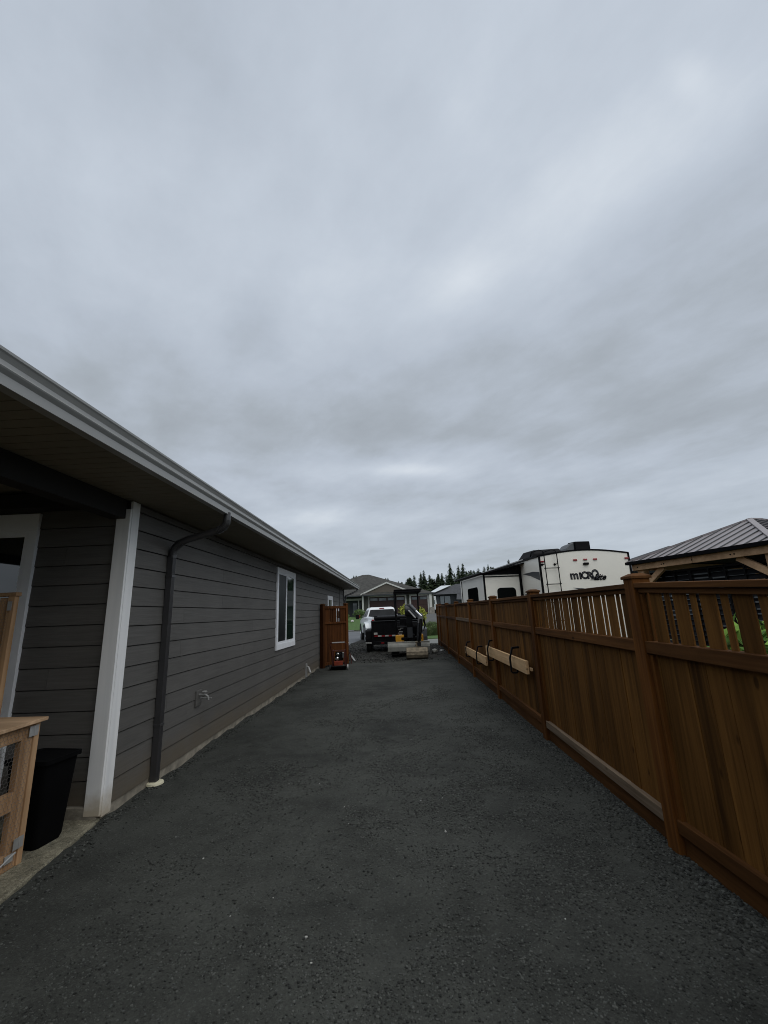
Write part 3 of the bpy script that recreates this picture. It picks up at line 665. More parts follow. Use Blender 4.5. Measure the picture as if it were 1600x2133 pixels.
for i in range(len(posts)-1):
    ya, yb = posts[i]+.063, posts[i+1]-.063; r0, r1 = rise(ya), rise(yb); rm = (r0+r1)/2
    td = -.115 if posts[i] == .60 else 0; bd_ = .10 if posts[i] == .60 else 0
    def rbox(nm, mat, x0, x1, z0, z1, bev=.004):
        ra = r0+(td if z0 > 1.5 else (bd_ if z0 < .5 else 0))
        m = MB(); m.add([(x0, ya, z0+ra), (x1, ya, z0+ra), (x0, yb, z0+r1), (x1, yb, z0+r1), (x0, ya, z1+ra), (x1, ya, z1+ra), (x0, yb, z1+r1), (x1, yb, z1+r1)],
            [(0, 2, 3, 1), (4, 5, 7, 6), (0, 1, 5, 4), (2, 6, 7, 3), (0, 4, 6, 2), (1, 3, 7, 5)], rg.random()); return m.build(nm, mat, fe, FO, bevel=bev)
    rbox('top_rail', 'rail', XF-.060, XF+.045, 1.605, 1.640)
    rbox('rail', 'rail', XF-.036, XF+.02, 1.570, 1.602)
    rbox('rail', 'worn' if posts[i] in (10.52,) else 'rail', XF-.050, XF+.02, 1.165, 1.245)
    rbox('rail', 'worn' if posts[i] in (3.14,) else 'rail', XF-.050, XF+.02, .095, .172)
    rbox('kick_board', 'rail', XF-.022, XF+.02, -.06, .092)
    # vertical end strips
    m = MB()
    for yy in (ya, yb-.035):
        for (za, zb) in ((.174, 1.163), (1.247, 1.566)):
            m = MB(); m.box(XF-.034, XF-.008, yy, yy+.035, za+rm, zb+rm, tone=rg.random()); m.build('end_strip', 'post', fe, FO)
    # lower boards
    m = MB(); y = ya+.036; xo = XF-.012
    while y < yb-.037:
        w = min(.138+.01*rg.random(), yb-.037-y); o = rg.uniform(-.003, .003)
        m.box(xo+o, xo+.018+o, y, y+w-.003, .150+rm, 1.19+rm, tone=rg.random()); y += w
    m.build('board_panel', 'fence', fe, FO, bevel=.002)
    # upper slats: wide, gap, narrow, gap
    m = MB(); y = ya+.037; k = 0; gaps = .034 if posts[i] > 3 else .038; wide = .130 if posts[i] > 3 else .120
    if posts[i] in (7.97, 5.56, 10.52): gaps = .004
    seq = [wide, gaps, .045, gaps]
    while y < yb-.04:
        w = seq[k % 4]; w = min(w, yb-.038-y)
        if k % 4 in (0, 2): m.box(xo, xo+.011, y, y+w, 1.20+rm, 1.592+rm+td*(yb-y)/(yb-ya), tone=rg.random())
        y += w; k += 1
    m.build('slat_panel', 'fence', fe, FO, bevel=.002)
bf = thing('shading_fence', 'plain cedar fence added unseen behind the viewpoint to shade the patio recess', 'fence', (-5, -8.2, 0)); BO = (-5, -8.2, 0)  # unseen fence added to block low sky light from the recess
for k in range(7):
    x0 = -15+k*2.4; post(bf, x0, -8.2, 1.95, BO)
    m = MB(); x = x0+.065
    while x < x0+2.33: m.box(x, x+.136, -8.21, -8.192, .05, 1.85, tone=rg.random()); x += .14
    m.build('board_panel', 'fence', bf, BO)
    m = MB(); m.box(x0+.063, x0+2.337, -8.19, -8.15, 1.75, 1.84); m.build('rail', 'railx', bf, BO)
# planks carried by hooks on the fence
def hook(x, y, z0, label):
    t_ = thing('wall_hook', label, 'hook', (x, y, z0), 0, 'black steel hooks on the fence')
    m = MB(); m.bar([(0, 0, .17), (0, 0, .012), (-.012, 0, 0), (-.075, 0, 0), (-.088, 0, .012), (-.092, 0, .20), (-.045, 0, .345)], .034, .022, side=(0, 1, 0)); m.build('hook_arm', 'blackmetal', t_, bevel=.002)
    m = MB(); m.bar([(-.050, 0, .338), (.050, 0, .345)], .036, .028, side=(0, 1, 0)); m.build('grip_end', 'black', t_, bevel=.004)
    m = MB(); m.box(-.006, .004, -.02, .02, .05, .19); m.build('mount_plate', 'blackmetal', t_)
    return t_
def plank(y0, y1, z0, h, label, tilt=0):
    m = MB(); m.box(-.019, .019, 0, y1-y0, 0, h, tone=.8)
    o = m.build('plank', 'plank', bevel=.003); o.location = (XF-.092, y0, z0); o.rotation_euler = (tilt, 0, 0)
    tag(o, label, 'plank', 'pale planks on the fence hooks'); return o
plank(5.86, 8.50, .655, .165, 'pale plank held on hooks nearest the camera, below the fence midline', .0)
plank(8.60, 11.25, .44, .165, 'lower farther pale plank held against the fence')
m = MB(); m.box(-.012, .012, 0, .09, 0, .035); o = m.build('wood_offcut', 'plank', bevel=.002); o.location = (XF-.052, 5.80, .70); tag(o, 'small pale timber block at the near end of the upper plank', 'block')
hook(XF-.072, 6.45, .60, 'black steel hook on the fence nearest the near end of the upper plank')
hook(XF-.072, 8.05, .60, 'black steel hook on the fence near the far end of the upper plank')
hook(XF-.072, 9.30, .40, 'black steel hook on the fence at the near part of the lower plank')
hook(XF-.072, 10.75, .40, 'farthest black steel hook on the fence, at the end of the lower plank')

# gate leaf standing open beside the house
gx0, gy0, gx1, gy1 = -2.335, 12.98, -1.755, 13.98
ga = thing('cedar_gate', 'reddish cedar gate panel standing open against the house wall', 'gate', (gx0, gy0, 0), math.atan2(gy1-gy0, gx1-gx0))
GL = math.hypot(gx1-gx0, gy1-gy0)
post(ga, 0, 0, 1.84, None, w=.055, wmat='gatewood'); post(ga, GL, 0, 1.86, None, w=.055, wmat='gatewood')
m = MB(); x = .06; k = 0
while x < GL-.06:
    w = min(.135, GL-.058-x); m.box(x, x+w-.003, -.01, .01, .06, 1.27, tone=rg.random()); x += w
m.build('board_panel', 'gatewood', ga)
m = MB(); x = .06; k = 0
for (a, b) in ((.06, .335), (.36, .455), (.475, .66), (.715, .765), (.82, GL-.06)): m.box(a, b, -.01, .01, 1.27, 1.72, tone=rg.random())
m.build('slat_panel', 'gatewood', ga)
for (z0, z1) in ((1.70, 1.78), (1.24, 1.30), (.06, .14)):
    m = MB(); m.box(.058, GL-.058, -.045, .02, z0, z1, tone=rg.random()); m.build('rail', 'gatewood', ga, bevel=.003)
m = MB(); m.lathe([(.012, 0), (.022, .01), (.022, .03), (.008, .04)], (GL+.06, -.02, .62), axis='x', n=10); m.build('handle', 'ivory', ga)

# plate compactor
pc = thing('plate_compactor', 'orange and black plate compactor parked at the open cedar gate', 'compactor', (-1.80, 12.62, 0), math.radians(6))
m = MB(); m.slab([(-.22, -.22, .03), (.22, -.22, .03), (.22, .22, .03), (-.22, .22, .03)], (0, 0, .03)); m.slab([(-.22, -.222, .03), (.22, -.222, .03), (.22, -.28, .09), (-.22, -.28, .09)], (0, 0, .03)); m.build('base_plate', 'blackmetal', pc, bevel=.008)
m = MB(); m.box(-.13, .12, -.21, -.10, .12, .24); m.build('shield', 'orange', pc, bevel=.01)
m = MB(); m.tube([(-.2, .18, .06), (-.2, .12, .30), (-.23, -.02, .56), (-.25, -.12, .70), (-.22, -.15, .735), (.18, -.15, .735), (.21, -.12, .70), (.2, -.02, .56), (.2, .12, .30), (.2, .18, .06)], .014, 8); hnd = m.build('handle', 'darkred', pc, smooth=True)
m = MB(); m.tube([(-.19, -.152, .737), (.17, -.152, .737)], .018, 8); m.build('grip', 'steel', hnd, smooth=True)
m = MB()
for sx_ in (-1, 1): m.tube([(sx_*.17, -.2, .07), (sx_*.17, -.16, .52), (sx_*.17, .16, .52), (sx_*.17, .2, .07)], .012, 8)
m.tube([(-.17, -.16, .52), (.17, -.16, .52)], .012, 8); m.build('roll_cage', 'darkred', pc, smooth=True)
m = MB(); m.box(-.12, .12, -.1, .14, .20, .36); m.lathe([(.10, 0), (.11, .02), (.11, .08), (.06, .10)], (0, -.13, .34), axis='y', n=16); m.box(-.10, .13, -.08, .10, .36, .47); m.build('engine', 'black', pc, bevel=.012)
m = MB(); m.lathe([(.02, 0), (.04, .01), (.04, .05)], (-.03, -.16, .42), axis='y', n=12); m.lathe([(.02, 0), (.05, .01), (.045, .04)], (-.05, -.17, .30), axis='y', n=12); m.box(.10, .15, -.16, -.12, .32, .46); m.build('engine_cover', 'chrome', pc, bevel=.004)
for sx_ in (-1, 1):
    m = MB(); m.lathe([(.02, -.02), (.065, -.02), (.07, -.012), (.07, .012), (.065, .02), (.02, .02)], (sx_*.245, -.16, .07), axis='x', n=16); m.build('wheel', 'rubber' if sx_ < 0 else 'steel', pc, smooth=True)
m = MB(); m.box(-.03, .03, -.25, .25, -.008, .008); o = m.build('steel_strip', 'steel', bevel=.003); o.location = (-1.62, 14.62, .09); o.rotation_euler = (.25, 0, .35); tag(o, 'short grey metal strip lying behind the gate post', 'metal strip')
m = MB(); m.tube([(-.1, .1, .03), (-.06, .05, .25), (0, 0, .33), (.04, -.05, .2), (.05, -.05, .0)], .012, 6); o = m.build('hose_loop', 'darkred', smooth=True); o.location = (-1.62, 13.75, .02); tag(o, 'dark red looped hose standing by the gate post', 'hose')

# ================================================================== EXCAVATOR
def loft(mb, secs, close=True):
    n = len(secs[0]); vs = [p for s_ in secs for p in s_]; fs = []
    for i in range(len(secs)-1):
        for k in range(n): fs.append((i*n+k, i*n+(k+1) % n, (i+1)*n+(k+1) % n, (i+1)*n+k))
    fs.append(tuple(range(n-1, -1, -1))); fs.append(tuple(range((len(secs)-1)*n, len(secs)*n))); mb.add(vs, fs)
ex = thing('mini_excavator', 'black and yellow mini excavator with canopy facing the driveway, bucket on the gravel', 'excavator', (.28, 15.9, .04))
# local: -y towards the camera
for sx_ in (-1, 1):
    m = MB(); c = sx_*.50; w = .13; pr = []
    for k in range(20):
        a = 2*math.pi*k/20; ca, sa = math.cos(a), math.sin(a)
        pr.append((c-w, (-.62 if ca < 0 else .62)+.19*ca, .19+.19*sa))
    m.slab(pr, (2*w, 0, 0))
    for k in range(30):
        t_ = k/30*(2.48+1.19); 
        y_ = -.62+(k+.5)/15*1.24 if k < 15 else -.62+(k-15+.5)/15*1.24
        z_ = .385 if k < 15 else -.005
        m.box(c-w-.005, c+w+.005, y_-.018, y_+.018, z_-.008, z_+.012)
    for a in range(5):
        an = math.pi/2+math.pi*(a+.5)/5
        for e, cy in ((1, -.62), (-1, .62)):
            yy_, zz_ = cy+e*.195*math.cos(an), .19+.195*math.sin(an); m.box(c-w-.005, c+w+.005, yy_-.014, yy_+.014, zz_-.014, zz_+.014)
    tr = m.build('track', 'rubber', ex)
    for cy in (-.62, 0, .62):
        m = MB(); m.lathe([(.03, -.005), (.12, 0), (.12, 2*w), (.03, 2*w+.005)], (c-w, cy, .19), axis='x', n=16); m.build('track_wheel', 'blackmetal', tr)
m = MB(); m.box(-.38, .38, -.45, .45, .16, .42); m.lathe([(.30, 0), (.30, .08)], (0, 0, .42), n=24); m.build('undercarriage', 'blackmetal', ex, bevel=.02)
# dozer blade
m = MB(); pr = [(-.74, -.0, .0), (-.74, -.04, -.10), (-.74, -.05, -.16), (-.74, -.02, -.30), (-.74, 0.01, -.30), (-.74, -.01, -.16), (-.74, .0, -.10), (-.74, .03, .0)]
m.slab([(p[0]-.0, p[1]-1.03, p[2]+.49) for p in pr], (1.42, 0, 0)); m.box(-.74, .68, -1.05, -1.0, .470, .50)
bl = m.build('dozer_blade', 'bladegrey', ex, bevel=.004)
m = MB(); m.box(-.3, -.2, -1.0, -.45, .2, .32); m.box(.2, .3, -1.0, -.45, .2, .32); m.build('blade_arm', 'blackmetal', bl)
# house of the machine
m = MB(); m.slab([(-.48, -.55, .52), (-.20, -.66, .52), (.32, -.66, .52), (.48, -.55, .52), (.50, .35, .52), (.36, .62, .52), (-.36, .62, .52), (-.50, .35, .52)], (0, 0, .10)); m.build('platform', 'black', ex, bevel=.02)
m = MB(); m.box(-.47, -.17, -.63, -.53, .45, .70); m.build('corner_cover', 'yellow', ex, bevel=.025)
m = MB(); m.box(.40, .50, -.58, -.30, .45, .70); m.build('corner_cover', 'yellow', ex, bevel=.02)
m = MB(); m.slab([(-.46, .62, .62), (-.46, .10, .62), (-.46, .02, .95), (-.46, .12, 1.12), (-.46, .50, 1.12), (-.46, .62, .95)], (.92, 0, 0)); m.build('engine_hood', 'black', ex, bevel=.04)
m = MB(); m.box(-.32, .15, -.15, .12, .72, .80); m.box(-.30, .14, .06, .14, .80, 1.25); m.build('seat', 'black', ex, bevel=.03)
m = MB(); m.box(-.42, -.05, -.56, -.30, .62, .98); cns = m.build('control_console', 'black', ex, bevel=.03)
m = MB()
for k, (a, b) in enumerate(((-.36, -.24), (-.38, -.22), (-.33, -.20), (-.36, -.27), (-.30, -.18))): m.box(a, b, -.565, -.558, .70+k*.055, .712+k*.055)
m.build('warning_label', 'lgrey', cns)
m = MB(); m.tube([(-.36, -.42, .98), (-.36, -.46, 1.16)], .012, 6); m.tube([(-.10, -.42, .98), (-.10, -.46, 1.16)], .012, 6); m.build('control_lever', 'blackmetal', ex)
# canopy
m = MB()
m.tube([(-.42, -.46, .6), (-.43, -.52, 1.2), (-.455, -.56, 1.85), (-.46, -.50, 2.20)], .026, 8); m.build('canopy_post', 'blackmetal', ex, smooth=True)
m = MB(); m.tube([(.40, -.20, .6), (.39, -.34, 1.4), (.39, -.44, 2.2)], .024, 8); m.build('canopy_post', 'blackmetal', ex, smooth=True)
for sx_ in (-.42, .42):
    m = MB(); m.tube([(sx_, .45, .9), (sx_, .48, 2.2)], .026, 8); m.build('canopy_post', 'blackmetal', ex)
m = MB(); m.slab([(-.47, -.68, 2.22), (.54, -.68, 2.22), (.50, .60, 2.18), (-.46, .60, 2.18)], (0, 0, .045)); m.slab([(-.45, -.66, 2.15), (.50, -.66, 2.15), (.47, .56, 2.13), (-.44, .56, 2.13)], (0, 0, .068)); m.build('canopy_roof', 'black', ex, bevel=.02)
# boom, arm, cylinders
BX = .10
m = MB(); m.box(BX-.10, BX+.10, -.80, -.55, .42, .72); m.build('swing_bracket', 'blackmetal', ex, bevel=.03)
def plate(mb, pts, x, w):  # side-profile polygon thickened in x
    mb.slab([(x-w/2, p[0], p[1]) for p in pts], (w, 0, 0))
m = MB(); plate(m, [(-.60, .56), (-.84, .60), (-.80, 1.05), (-.74, 1.35), (-.76, 1.58), (-.84, 1.70), (-.96, 1.73), (-1.10, 1.62), (-1.12, 1.46), (-.98, 1.30), (-.92, 1.10), (-.62, .70)][::-1], .04, .20)
m.lathe([(.17, -.15), (.20, -.13), (.20, .13), (.17, .15)], (.04, -.94, 1.52), axis='x', n=20); m.build('boom', 'machine', ex, bevel=.012)
# short boom head link, then the arm drops to the bucket
m = MB()
def sect(p, a, b): return [(p[0]-a, p[1]-b, p[2]), (p[0]+a, p[1]-b, p[2]), (p[0]+a, p[1]+b, p[2]), (p[0]-a, p[1]+b, p[2])]
loft(m, [sect(p, a, b) for (p, a, b) in (((.30, -1.40, .36), .06, .07), ((.32, -1.38, .70), .075, .10), ((.38, -1.32, 1.10), .09, .14), ((.42, -1.24, 1.34), .085, .13), ((.40, -1.18, 1.42), .06, .08))])
arm = m.build('arm', 'machine', ex, bevel=.012)
m = MB(); m.bar([(-.02, -.98, 1.66), (.18, -1.10, 1.50), (.42, -1.22, 1.24)], .17, .17, side=(0, 1, 0)); m.build('arm_link', 'machine', arm, bevel=.02)
m = MB(); m.tube([(.07, -1.08, 1.70), (.26, -1.24, 1.50)], .055, 12); cy = m.build('arm_cylinder', 'rvgrey', ex, smooth=True)
m = MB(); m.tube([(.26, -1.24, 1.50), (.44, -1.36, 1.31)], .030, 8); m.build('piston_rod', 'chrome', cy, smooth=True)
m = MB(); m.tube([(.02, -1.16, 1.52), (.24, -1.34, 1.26)], .028, 8); m.build('piston_rod', 'steel', cy, smooth=True)
m = MB(); m.tube([(.41, -1.46, 1.22), (.35, -1.53, .78)], .05, 10); m.tube([(.35, -1.53, .78), (.30, -1.47, .5)], .028, 8); m.build('bucket_cylinder', 'blackmetal', ex, smooth=True)
m = MB()
for k in range(3): m.tube([(.40+.01*k, -1.10, 1.20+.04*k), (.50+.015*k, -1.12, 1.18+.04*k), (.54+.015*k, -1.14, 1.02), (.50, -1.16, .86), (.42, -1.16, .80)], .012, 6)
m.build('hydraulic_hose', 'black', ex, smooth=True)
m = MB(); m.box(.20, .34, -1.46, -1.34, .34, .48); m.tube([(.17, -1.46, .50), (.37, -1.46, .50)], .022, 8); m.tube([(.17, -1.36, .40), (.37, -1.36, .40)], .022, 8); m.build('bucket_link', 'muddy', ex, bevel=.01)
# wide ditch-cleaning bucket, open side facing the machine
m = MB(); bx0, bx1 = -.13, .57
out = [(-1.40, .33), (-1.50, .335), (-1.62, .30), (-1.70, .22), (-1.72, .12), (-1.67, .03), (-1.56, -.02), (-1.40, -.03)]
inn = [(-1.40, -.01), (-1.55, 0.0), (-1.645, .045), (-1.69, .12), (-1.675, .21), (-1.60, .28), (-1.50, .312), (-1.40, .31)]
m.slab([(bx0, p[0], p[1]) for p in out+inn], (bx1-bx0, 0, 0))
side = out
for xx in (bx0, bx1-.02): m.slab([(xx, p[0], p[1]) for p in side], (.02, 0, 0))
m.tube([(bx0, -1.70, .215), (bx1, -1.70, .215)], .012, 6)
for k in range(4): m.box(.14+k*.045, .155+k*.045, -1.725, -1.69, .10, .20)
m.build('bucket', 'muddy', ex, bevel=.006)

# ================================================================== DUMP TRAILER (behind the excavator)
dt = thing('dump_trailer', 'black dump trailer with red and white tape, hitched behind the white pickup', 'trailer', (-.17, 17.4, 0), 0)
m = MB()
m.box(-1.0, .98, 0, .04, .42, 1.19); m.box(-1.0, -.96, .04, 2.9, .42, 1.19); m.box(.94, .98, .04, 2.9, .42, 1.19); m.box(-.96, .94, 2.86, 2.9, .42, 1.30); m.box(-.96, .94, .04, 2.86, .42, .46)
for x in (-1.0, -.5, 0, .5, .93): m.box(x, x+.05, -.03, 0, .42, 1.19)
m.build('box_body', 'blackmetal', dt, bevel=.008)
m = MB(); m.box(-1.01, .99, -.04, .03, 1.19, 1.215); m.build('top_edge', 'rvgrey', dt)
m = MB(); m.tube([(-.88, .05, 1.30), (.92, .05, 1.30)], .075, 10); m.slab([(-.86, .0, 1.25), (.9, .0, 1.25), (.9, 2.8, 1.36), (-.86, 2.8, 1.36)], (0, 0, .03)); m.build('tarp_roll', 'black', dt, smooth=True)
m = MB(); x = -.88
k = 0
tp = MB(); tw = MB()
while x < .9:
    (tp if k % 2 == 0 else tw).box(x, x+.14, -.046, -.031, .60, .65); x += .14; k += 1
tp.build('reflective_tape', 'red', dt); tw.build('reflective_tape', 'lgrey', dt)
m = MB(); m.box(-.90, -.76, -.05, -.031, .68, .76); m.build('number_plate', 'lgrey', dt)
m = MB(); m.box(-.98, .96, -.06, .0, .30, .42); m.build('bumper_beam', 'blackmetal', dt, bevel=.01)
for x in (-.62, -.2, .25, .7):
    m = MB(); m.box(x, x+.12, -.075, -.06, .34, .385); m.build('tail_light', 'red', dt)
for sx_ in (-1, 1):
    c = -.01+sx_*1.11
    m = MB(); pr = [(-.0, .52), (.04, .82), (.20, .88), (1.55, .88), (1.72, .82), (1.78, .52), (1.74, .52), (1.68, .79), (1.52, .84), (.22, .84), (.08, .79), (.04, .52)]
    m.slab([(c-.12, p[0]+.0, p[1]) for p in pr], (.24, 0, 0)); m.box(c-.12, c+.12, -.01, .01, .34, .56); m.build('mudguard', 'rvgrey' if sx_ > 0 else 'black', dt, bevel=.01)
    m = MB(); m.box(c-.13, c+.12, -.06, .06, .34, .40); m.build('step', 'steel', dt, bevel=.01)
    for cy in (.46, 1.28):
        m = MB(); m.lathe([(.2, -.10), (.34, -.10), (.37, -.07), (.37, .07), (.34, .10), (.2, .10)], (c+.0, cy, .37), axis='x', n=24); w_ = m.build('wheel', 'rubber', dt, smooth=True)
        m = MB(); m.lathe([(.05, -.06), (.2, -.085), (.2, .085), (.05, .06)], (c, cy, .37), axis='x', n=20); m.build('rim', 'steel', w_, smooth=True)
m = MB(); m.bar([(-.7, 2.9, .45), (-.30, 4.3, .45)], .08, .12); m.bar([(.7, 2.9, .45), (-.30, 4.3, .45)], .08, .12); m.build('drawbar', 'blackmetal', dt)

# ================================================================== PICKUP
pk = thing('pickup_truck', 'white pickup truck with wide rear wheels parked ahead of the black trailer', 'pickup', (-.69, 22.97, -.05), math.radians(11.5))
# local +y forward; rear axle y=0.2; width 2.0
def bsec(y, hw, zb, zt, r=.08, top=.06):
    return [(-hw, y, zb), (hw, y, zb), (hw+.015, y, (zb+zt)/2), (hw, y, zt-r), (hw-r*.7, y, zt), (-(hw-r*.7), y, zt), (-hw, y, zt-r), (-hw-.015, y, (zb+zt)/2)]
m = MB(); loft(m, [bsec(-.95, .96, .62, 1.38), bsec(1.42, .98, .62, 1.40)])           # bed
loft(m, [bsec(1.46, .97, .55, 1.36), bsec(3.3, .98, .50, 1.34), bsec(3.9, .97, .52, 1.28), bsec(4.7, .93, .58, 1.22), bsec(4.95, .82, .62, 1.12)])
m.build('body', 'paint', pk, smooth=True)
m = MB()
m.box(-.80, .80, -.80, 1.36, 1.382, 1.44); m.build('tonneau_cover', 'black', pk, bevel=.02)
# cab: greenhouse as a tapered loft
def csec(z, y0, y1, hw): return [(-hw, y0, z), (hw, y0, z), (hw, y1, z), (-hw, y1, z)]
m = MB(); secs = [csec(1.33, 1.47, 3.55, .90), csec(1.40, 1.48, 3.40, .88), csec(1.76, 1.62, 2.95, .74), csec(1.86, 1.70, 2.80, .68), csec(1.90, 1.85, 2.6, .58)]
loft(m, secs); m.build('cab', 'paint', pk, bevel=.03)
m = MB(); m.add([(-.78, 1.478, 1.415), (.78, 1.478, 1.415), (.645, 1.608, 1.76), (-.645, 1.608, 1.76)], [(0, 1, 2, 3)]); 
m = MB(); m.slab([(-.80, 1.475, 1.41), (.80, 1.475, 1.41), (.66, 1.603, 1.765), (-.66, 1.603, 1.765)], (0, -.012, .0)); m.build('rear_window', 'cabglass', pk)
m = MB(); m.slab([(-.76, 3.46, 1.40), (.76, 3.46, 1.40), (.66, 3.0, 1.76), (-.66, 3.0, 1.76)][::-1], (0, .012, 0)); m.build('windscreen', 'farglass', pk)
for sx_ in (-1, 1):
    for (ya, yb, yc, yd) in ((1.62, 2.28, 2.26, 1.72), (2.36, 3.22, 2.90, 2.34)):
        m = MB(); h = lambda y_, z_: (sx_*(.895-.40*(z_-1.38)), y_, z_); pr = [h(ya, 1.40), h(yb, 1.40), h(yc, 1.74), h(yd, 1.74)]
        m.slab(pr, (sx_*.012, 0, 0)); m.build('side_window', 'cabglass', pk)
m = MB(); m.box(-.14, .14, 1.63, 1.70, 1.80, 1.855); m.build('brake_light', 'red', pk, bevel=.01)
for sx_ in (-1, 1):
    m = MB(); m.tube([(sx_*.90, 3.05, 1.36), (sx_*1.22, 3.02, 1.38)], .022, 8); m.box(min(sx_*1.17, sx_*1.36), max(sx_*1.17, sx_*1.36), 2.98, 3.06, 1.26, 1.52); m.build('mirror', 'black', pk, bevel=.02)
    # wide rear guards and four tyres
    m = MB(); pr = [(-.55, .55), (-.50, .86), (-.25, 1.06), (.2, 1.12), (.65, 1.06), (.90, .86), (.95, .55), (.88, .55), (.80, .84), (.60, .98), (.2, 1.03), (-.2, .98), (-.42, .84), (-.48, .55)]
    x0 = .97 if sx_ > 0 else -1.22; m.slab([(x0, p[0], p[1]) for p in pr], (.25, 0, 0)); m.build('rear_guard', 'paint', pk, bevel=.02)
    for (x, cy, hub) in ((sx_*1.06, .2, 1), (sx_*.80, .2, 0), (sx_*.88, 3.95, 1)):
        m = MB(); m.lathe([(.21, -.11), (.36, -.11), (.40, -.08), (.40, .08), (.36, .11), (.21, .11)], (x, cy, .40), axis='x', n=28); w_ = m.build('wheel', 'rubber', pk, smooth=True)
        if hub:
            o_ = (-.115, .0) if sx_ < 0 else (.115, 0)
            m = MB(); m.lathe([(.215, .02*sx_), (.215, .115*sx_), (.15, .09*sx_ if cy < 1 else .12*sx_), (.09, .10*sx_ if cy < 1 else .13*sx_), (.07, .12*sx_ if cy < 1 else .145*sx_)], (x, cy, .40), axis='x', n=24); m.build('hub', 'chrome', w_, smooth=True)
    m = MB(); pr = [(3.42, .50), (3.50, .80), (3.70, .95), (3.95, 1.0), (4.2, .95), (4.40, .80), (4.48, .50)]
    m.slab([(sx_*.985-.006, p[0], p[1]) for p in pr], (.012+.0, 0, 0)); m.build('wheel_arch', 'black', pk)
m = MB(); m.box(-.98, .98, -1.08, -.94, .50, .66); m.build('bumper', 'chrome', pk, bevel=.03)
for sx_ in (-1, 1):
    m = MB(); m.box(sx_*.90-.06, sx_*.90+.06, -.965, -.948, .92, 1.26); m.build('tail_light', 'red', pk, bevel=.01)

# ================================================================== TRAVEL TRAILER beyond the fence
RZ = math.radians(6)
rv = thing('travel_trailer', 'white travel trailer with black trim and a ladder, standing beyond the fence', 'travel trailer', (3.651, 10.98, 0), RZ)
# local: x to the right across the rear, y forward along the side
Wd = 2.44; Ln = 8.3
def topz(s): return 2.765+.12*math.sin(math.pi*min(1, max(0, s/Wd)))*1.0+.02*s/Wd
m = MB(); ns = 12
pr = [(0, 0, .55)]+[(Wd*i/ns, 0, topz(Wd*i/ns)) for i in range(ns+1)]+[(Wd, 0, .55)]
m.slab(pr, (0, Ln, 0)); m.build('body', 'rvwhite', rv, smooth='auto')
m = MB()
for i in range(ns):
    a, b = Wd*i/ns, Wd*(i+1)/ns
    m.slab([(a, -.012, topz(a)-.004), (b, -.012, topz(b)-.004), (b, -.012, topz(b)+.035), (a, -.012, topz(a)+.035)], (0, .06, 0))
m.box(-.012, .035, -.014, .02, .55, 2.80); m.box(Wd-.035, Wd+.012, -.014, .02, .55, 2.81)
m.box(-.03, .03, .05, Ln, 2.76, 2.80); m.box(Wd-.03, Wd+.03, .05, Ln, 2.78, 2.82)
m.build('edge_trim', 'rvtrim', rv)
# roof: ac shroud and vent covers
m = MB(); loft(m, [[(-.02+.0, y_, 2.80), (.92, y_, 2.84), (.84, y_, z_), (.10, y_, z_-.03)] for (y_, z_) in ((.40, 2.92), (.52, 3.04), (1.2, 3.06), (1.45, 2.92))]); m.build('air_conditioner', 'black', rv, bevel=.03)
m = MB(); pr = [(.35, 2.84), (.35, 3.14), (.72, 3.16), (.95, 3.04), (1.05, 2.84)]
m.slab([(1.22, p[0], p[1]+.05) for p in pr], (.42, 0, 0)); vt = m.build('roof_vent_cover', 'black', rv, bevel=.02)
m = MB(); m.slab([(.96, .40, 2.86), (1.218, .40, 2.86), (1.218, .40, 3.18), (1.10, .40, 3.13), (1.0, .40, 3.02)], (0, .5, 0)); m.build('vent_side', 'rvgrey', vt, bevel=.02)
# ladder
m = MB()
for x0, x1 in ((.115, .06),(.425, .40)):
    pass
for xx in (.105, .445):
    m.tube([(xx, -.09, .8), (xx, -.09, 2.80), (xx-.02, -.07, 2.90), (xx-.05, .05, 2.945), (xx-.12, .38, 2.93), (xx-.13, .46, 2.82)], .013, 8)
for zz in (1.15, 1.60, 2.05, 2.455): m.tube([(.07, -.09, zz), (.48, -.09, zz)], .011, 8)
for xx in (.06, .40): m.tube([(xx, 0, 2.555), (xx+.04, -.09, 2.56)], .012, 6); m.lathe([(.03, 0), (.03, -.02)], (xx, -.0, 2.555), axis='y', n=10)
m.build('ladder', 'rvtrim', rv, smooth=True)
for (xx, zz) in ((.075, 2.635), (.96, 2.650), (1.235, 2.655), (1.50, 2.655), (2.36, 2.660)):
    m = MB(); m.box(xx-.05, xx+.05, -.028, 0, zz-.022, zz+.022); m.build('marker_light', 'red', rv, bevel=.008)
m = MB(); loft(m, [[(1.235-a, y_, 2.55-b), (1.235+a, y_, 2.55-b), (1.235+a, y_, 2.55+b*.7), (1.235-a, y_, 2.55+b*.7)] for (y_, a, b) in ((0, .075, .03), (-.05, .065, .035), (-.07, .04, .02))]); m.build('camera_housing', 'black', rv, bevel=.01)
# lettering
def text(s, size, loc, mat, parent, depth=.002, shear=0, offset=0, rot=(math.pi/2, 0, 0), sx_=1.0, name='lettering'):
    c = bpy.data.curves.new('t', 'FONT'); c.body = s; c.size = size; c.extrude = depth; c.shear = shear; c.offset = offset
    o = bpy.data.objects.new('t', c); COL.objects.link(o); dg = bpy.context.evaluated_depsgraph_get()
    me = bpy.data.meshes.new_from_object(o.evaluated_get(dg)); bpy.data.objects.remove(o); bpy.data.curves.remove(c)
    me.materials.clear(); me.materials.append(MT[mat])
    ob = bpy.data.objects.new(name, me); COL.objects.link(ob); ob.parent = parent; ob.location = loc; ob.rotation_euler = rot; ob.scale = (sx_, 1, 1); return ob
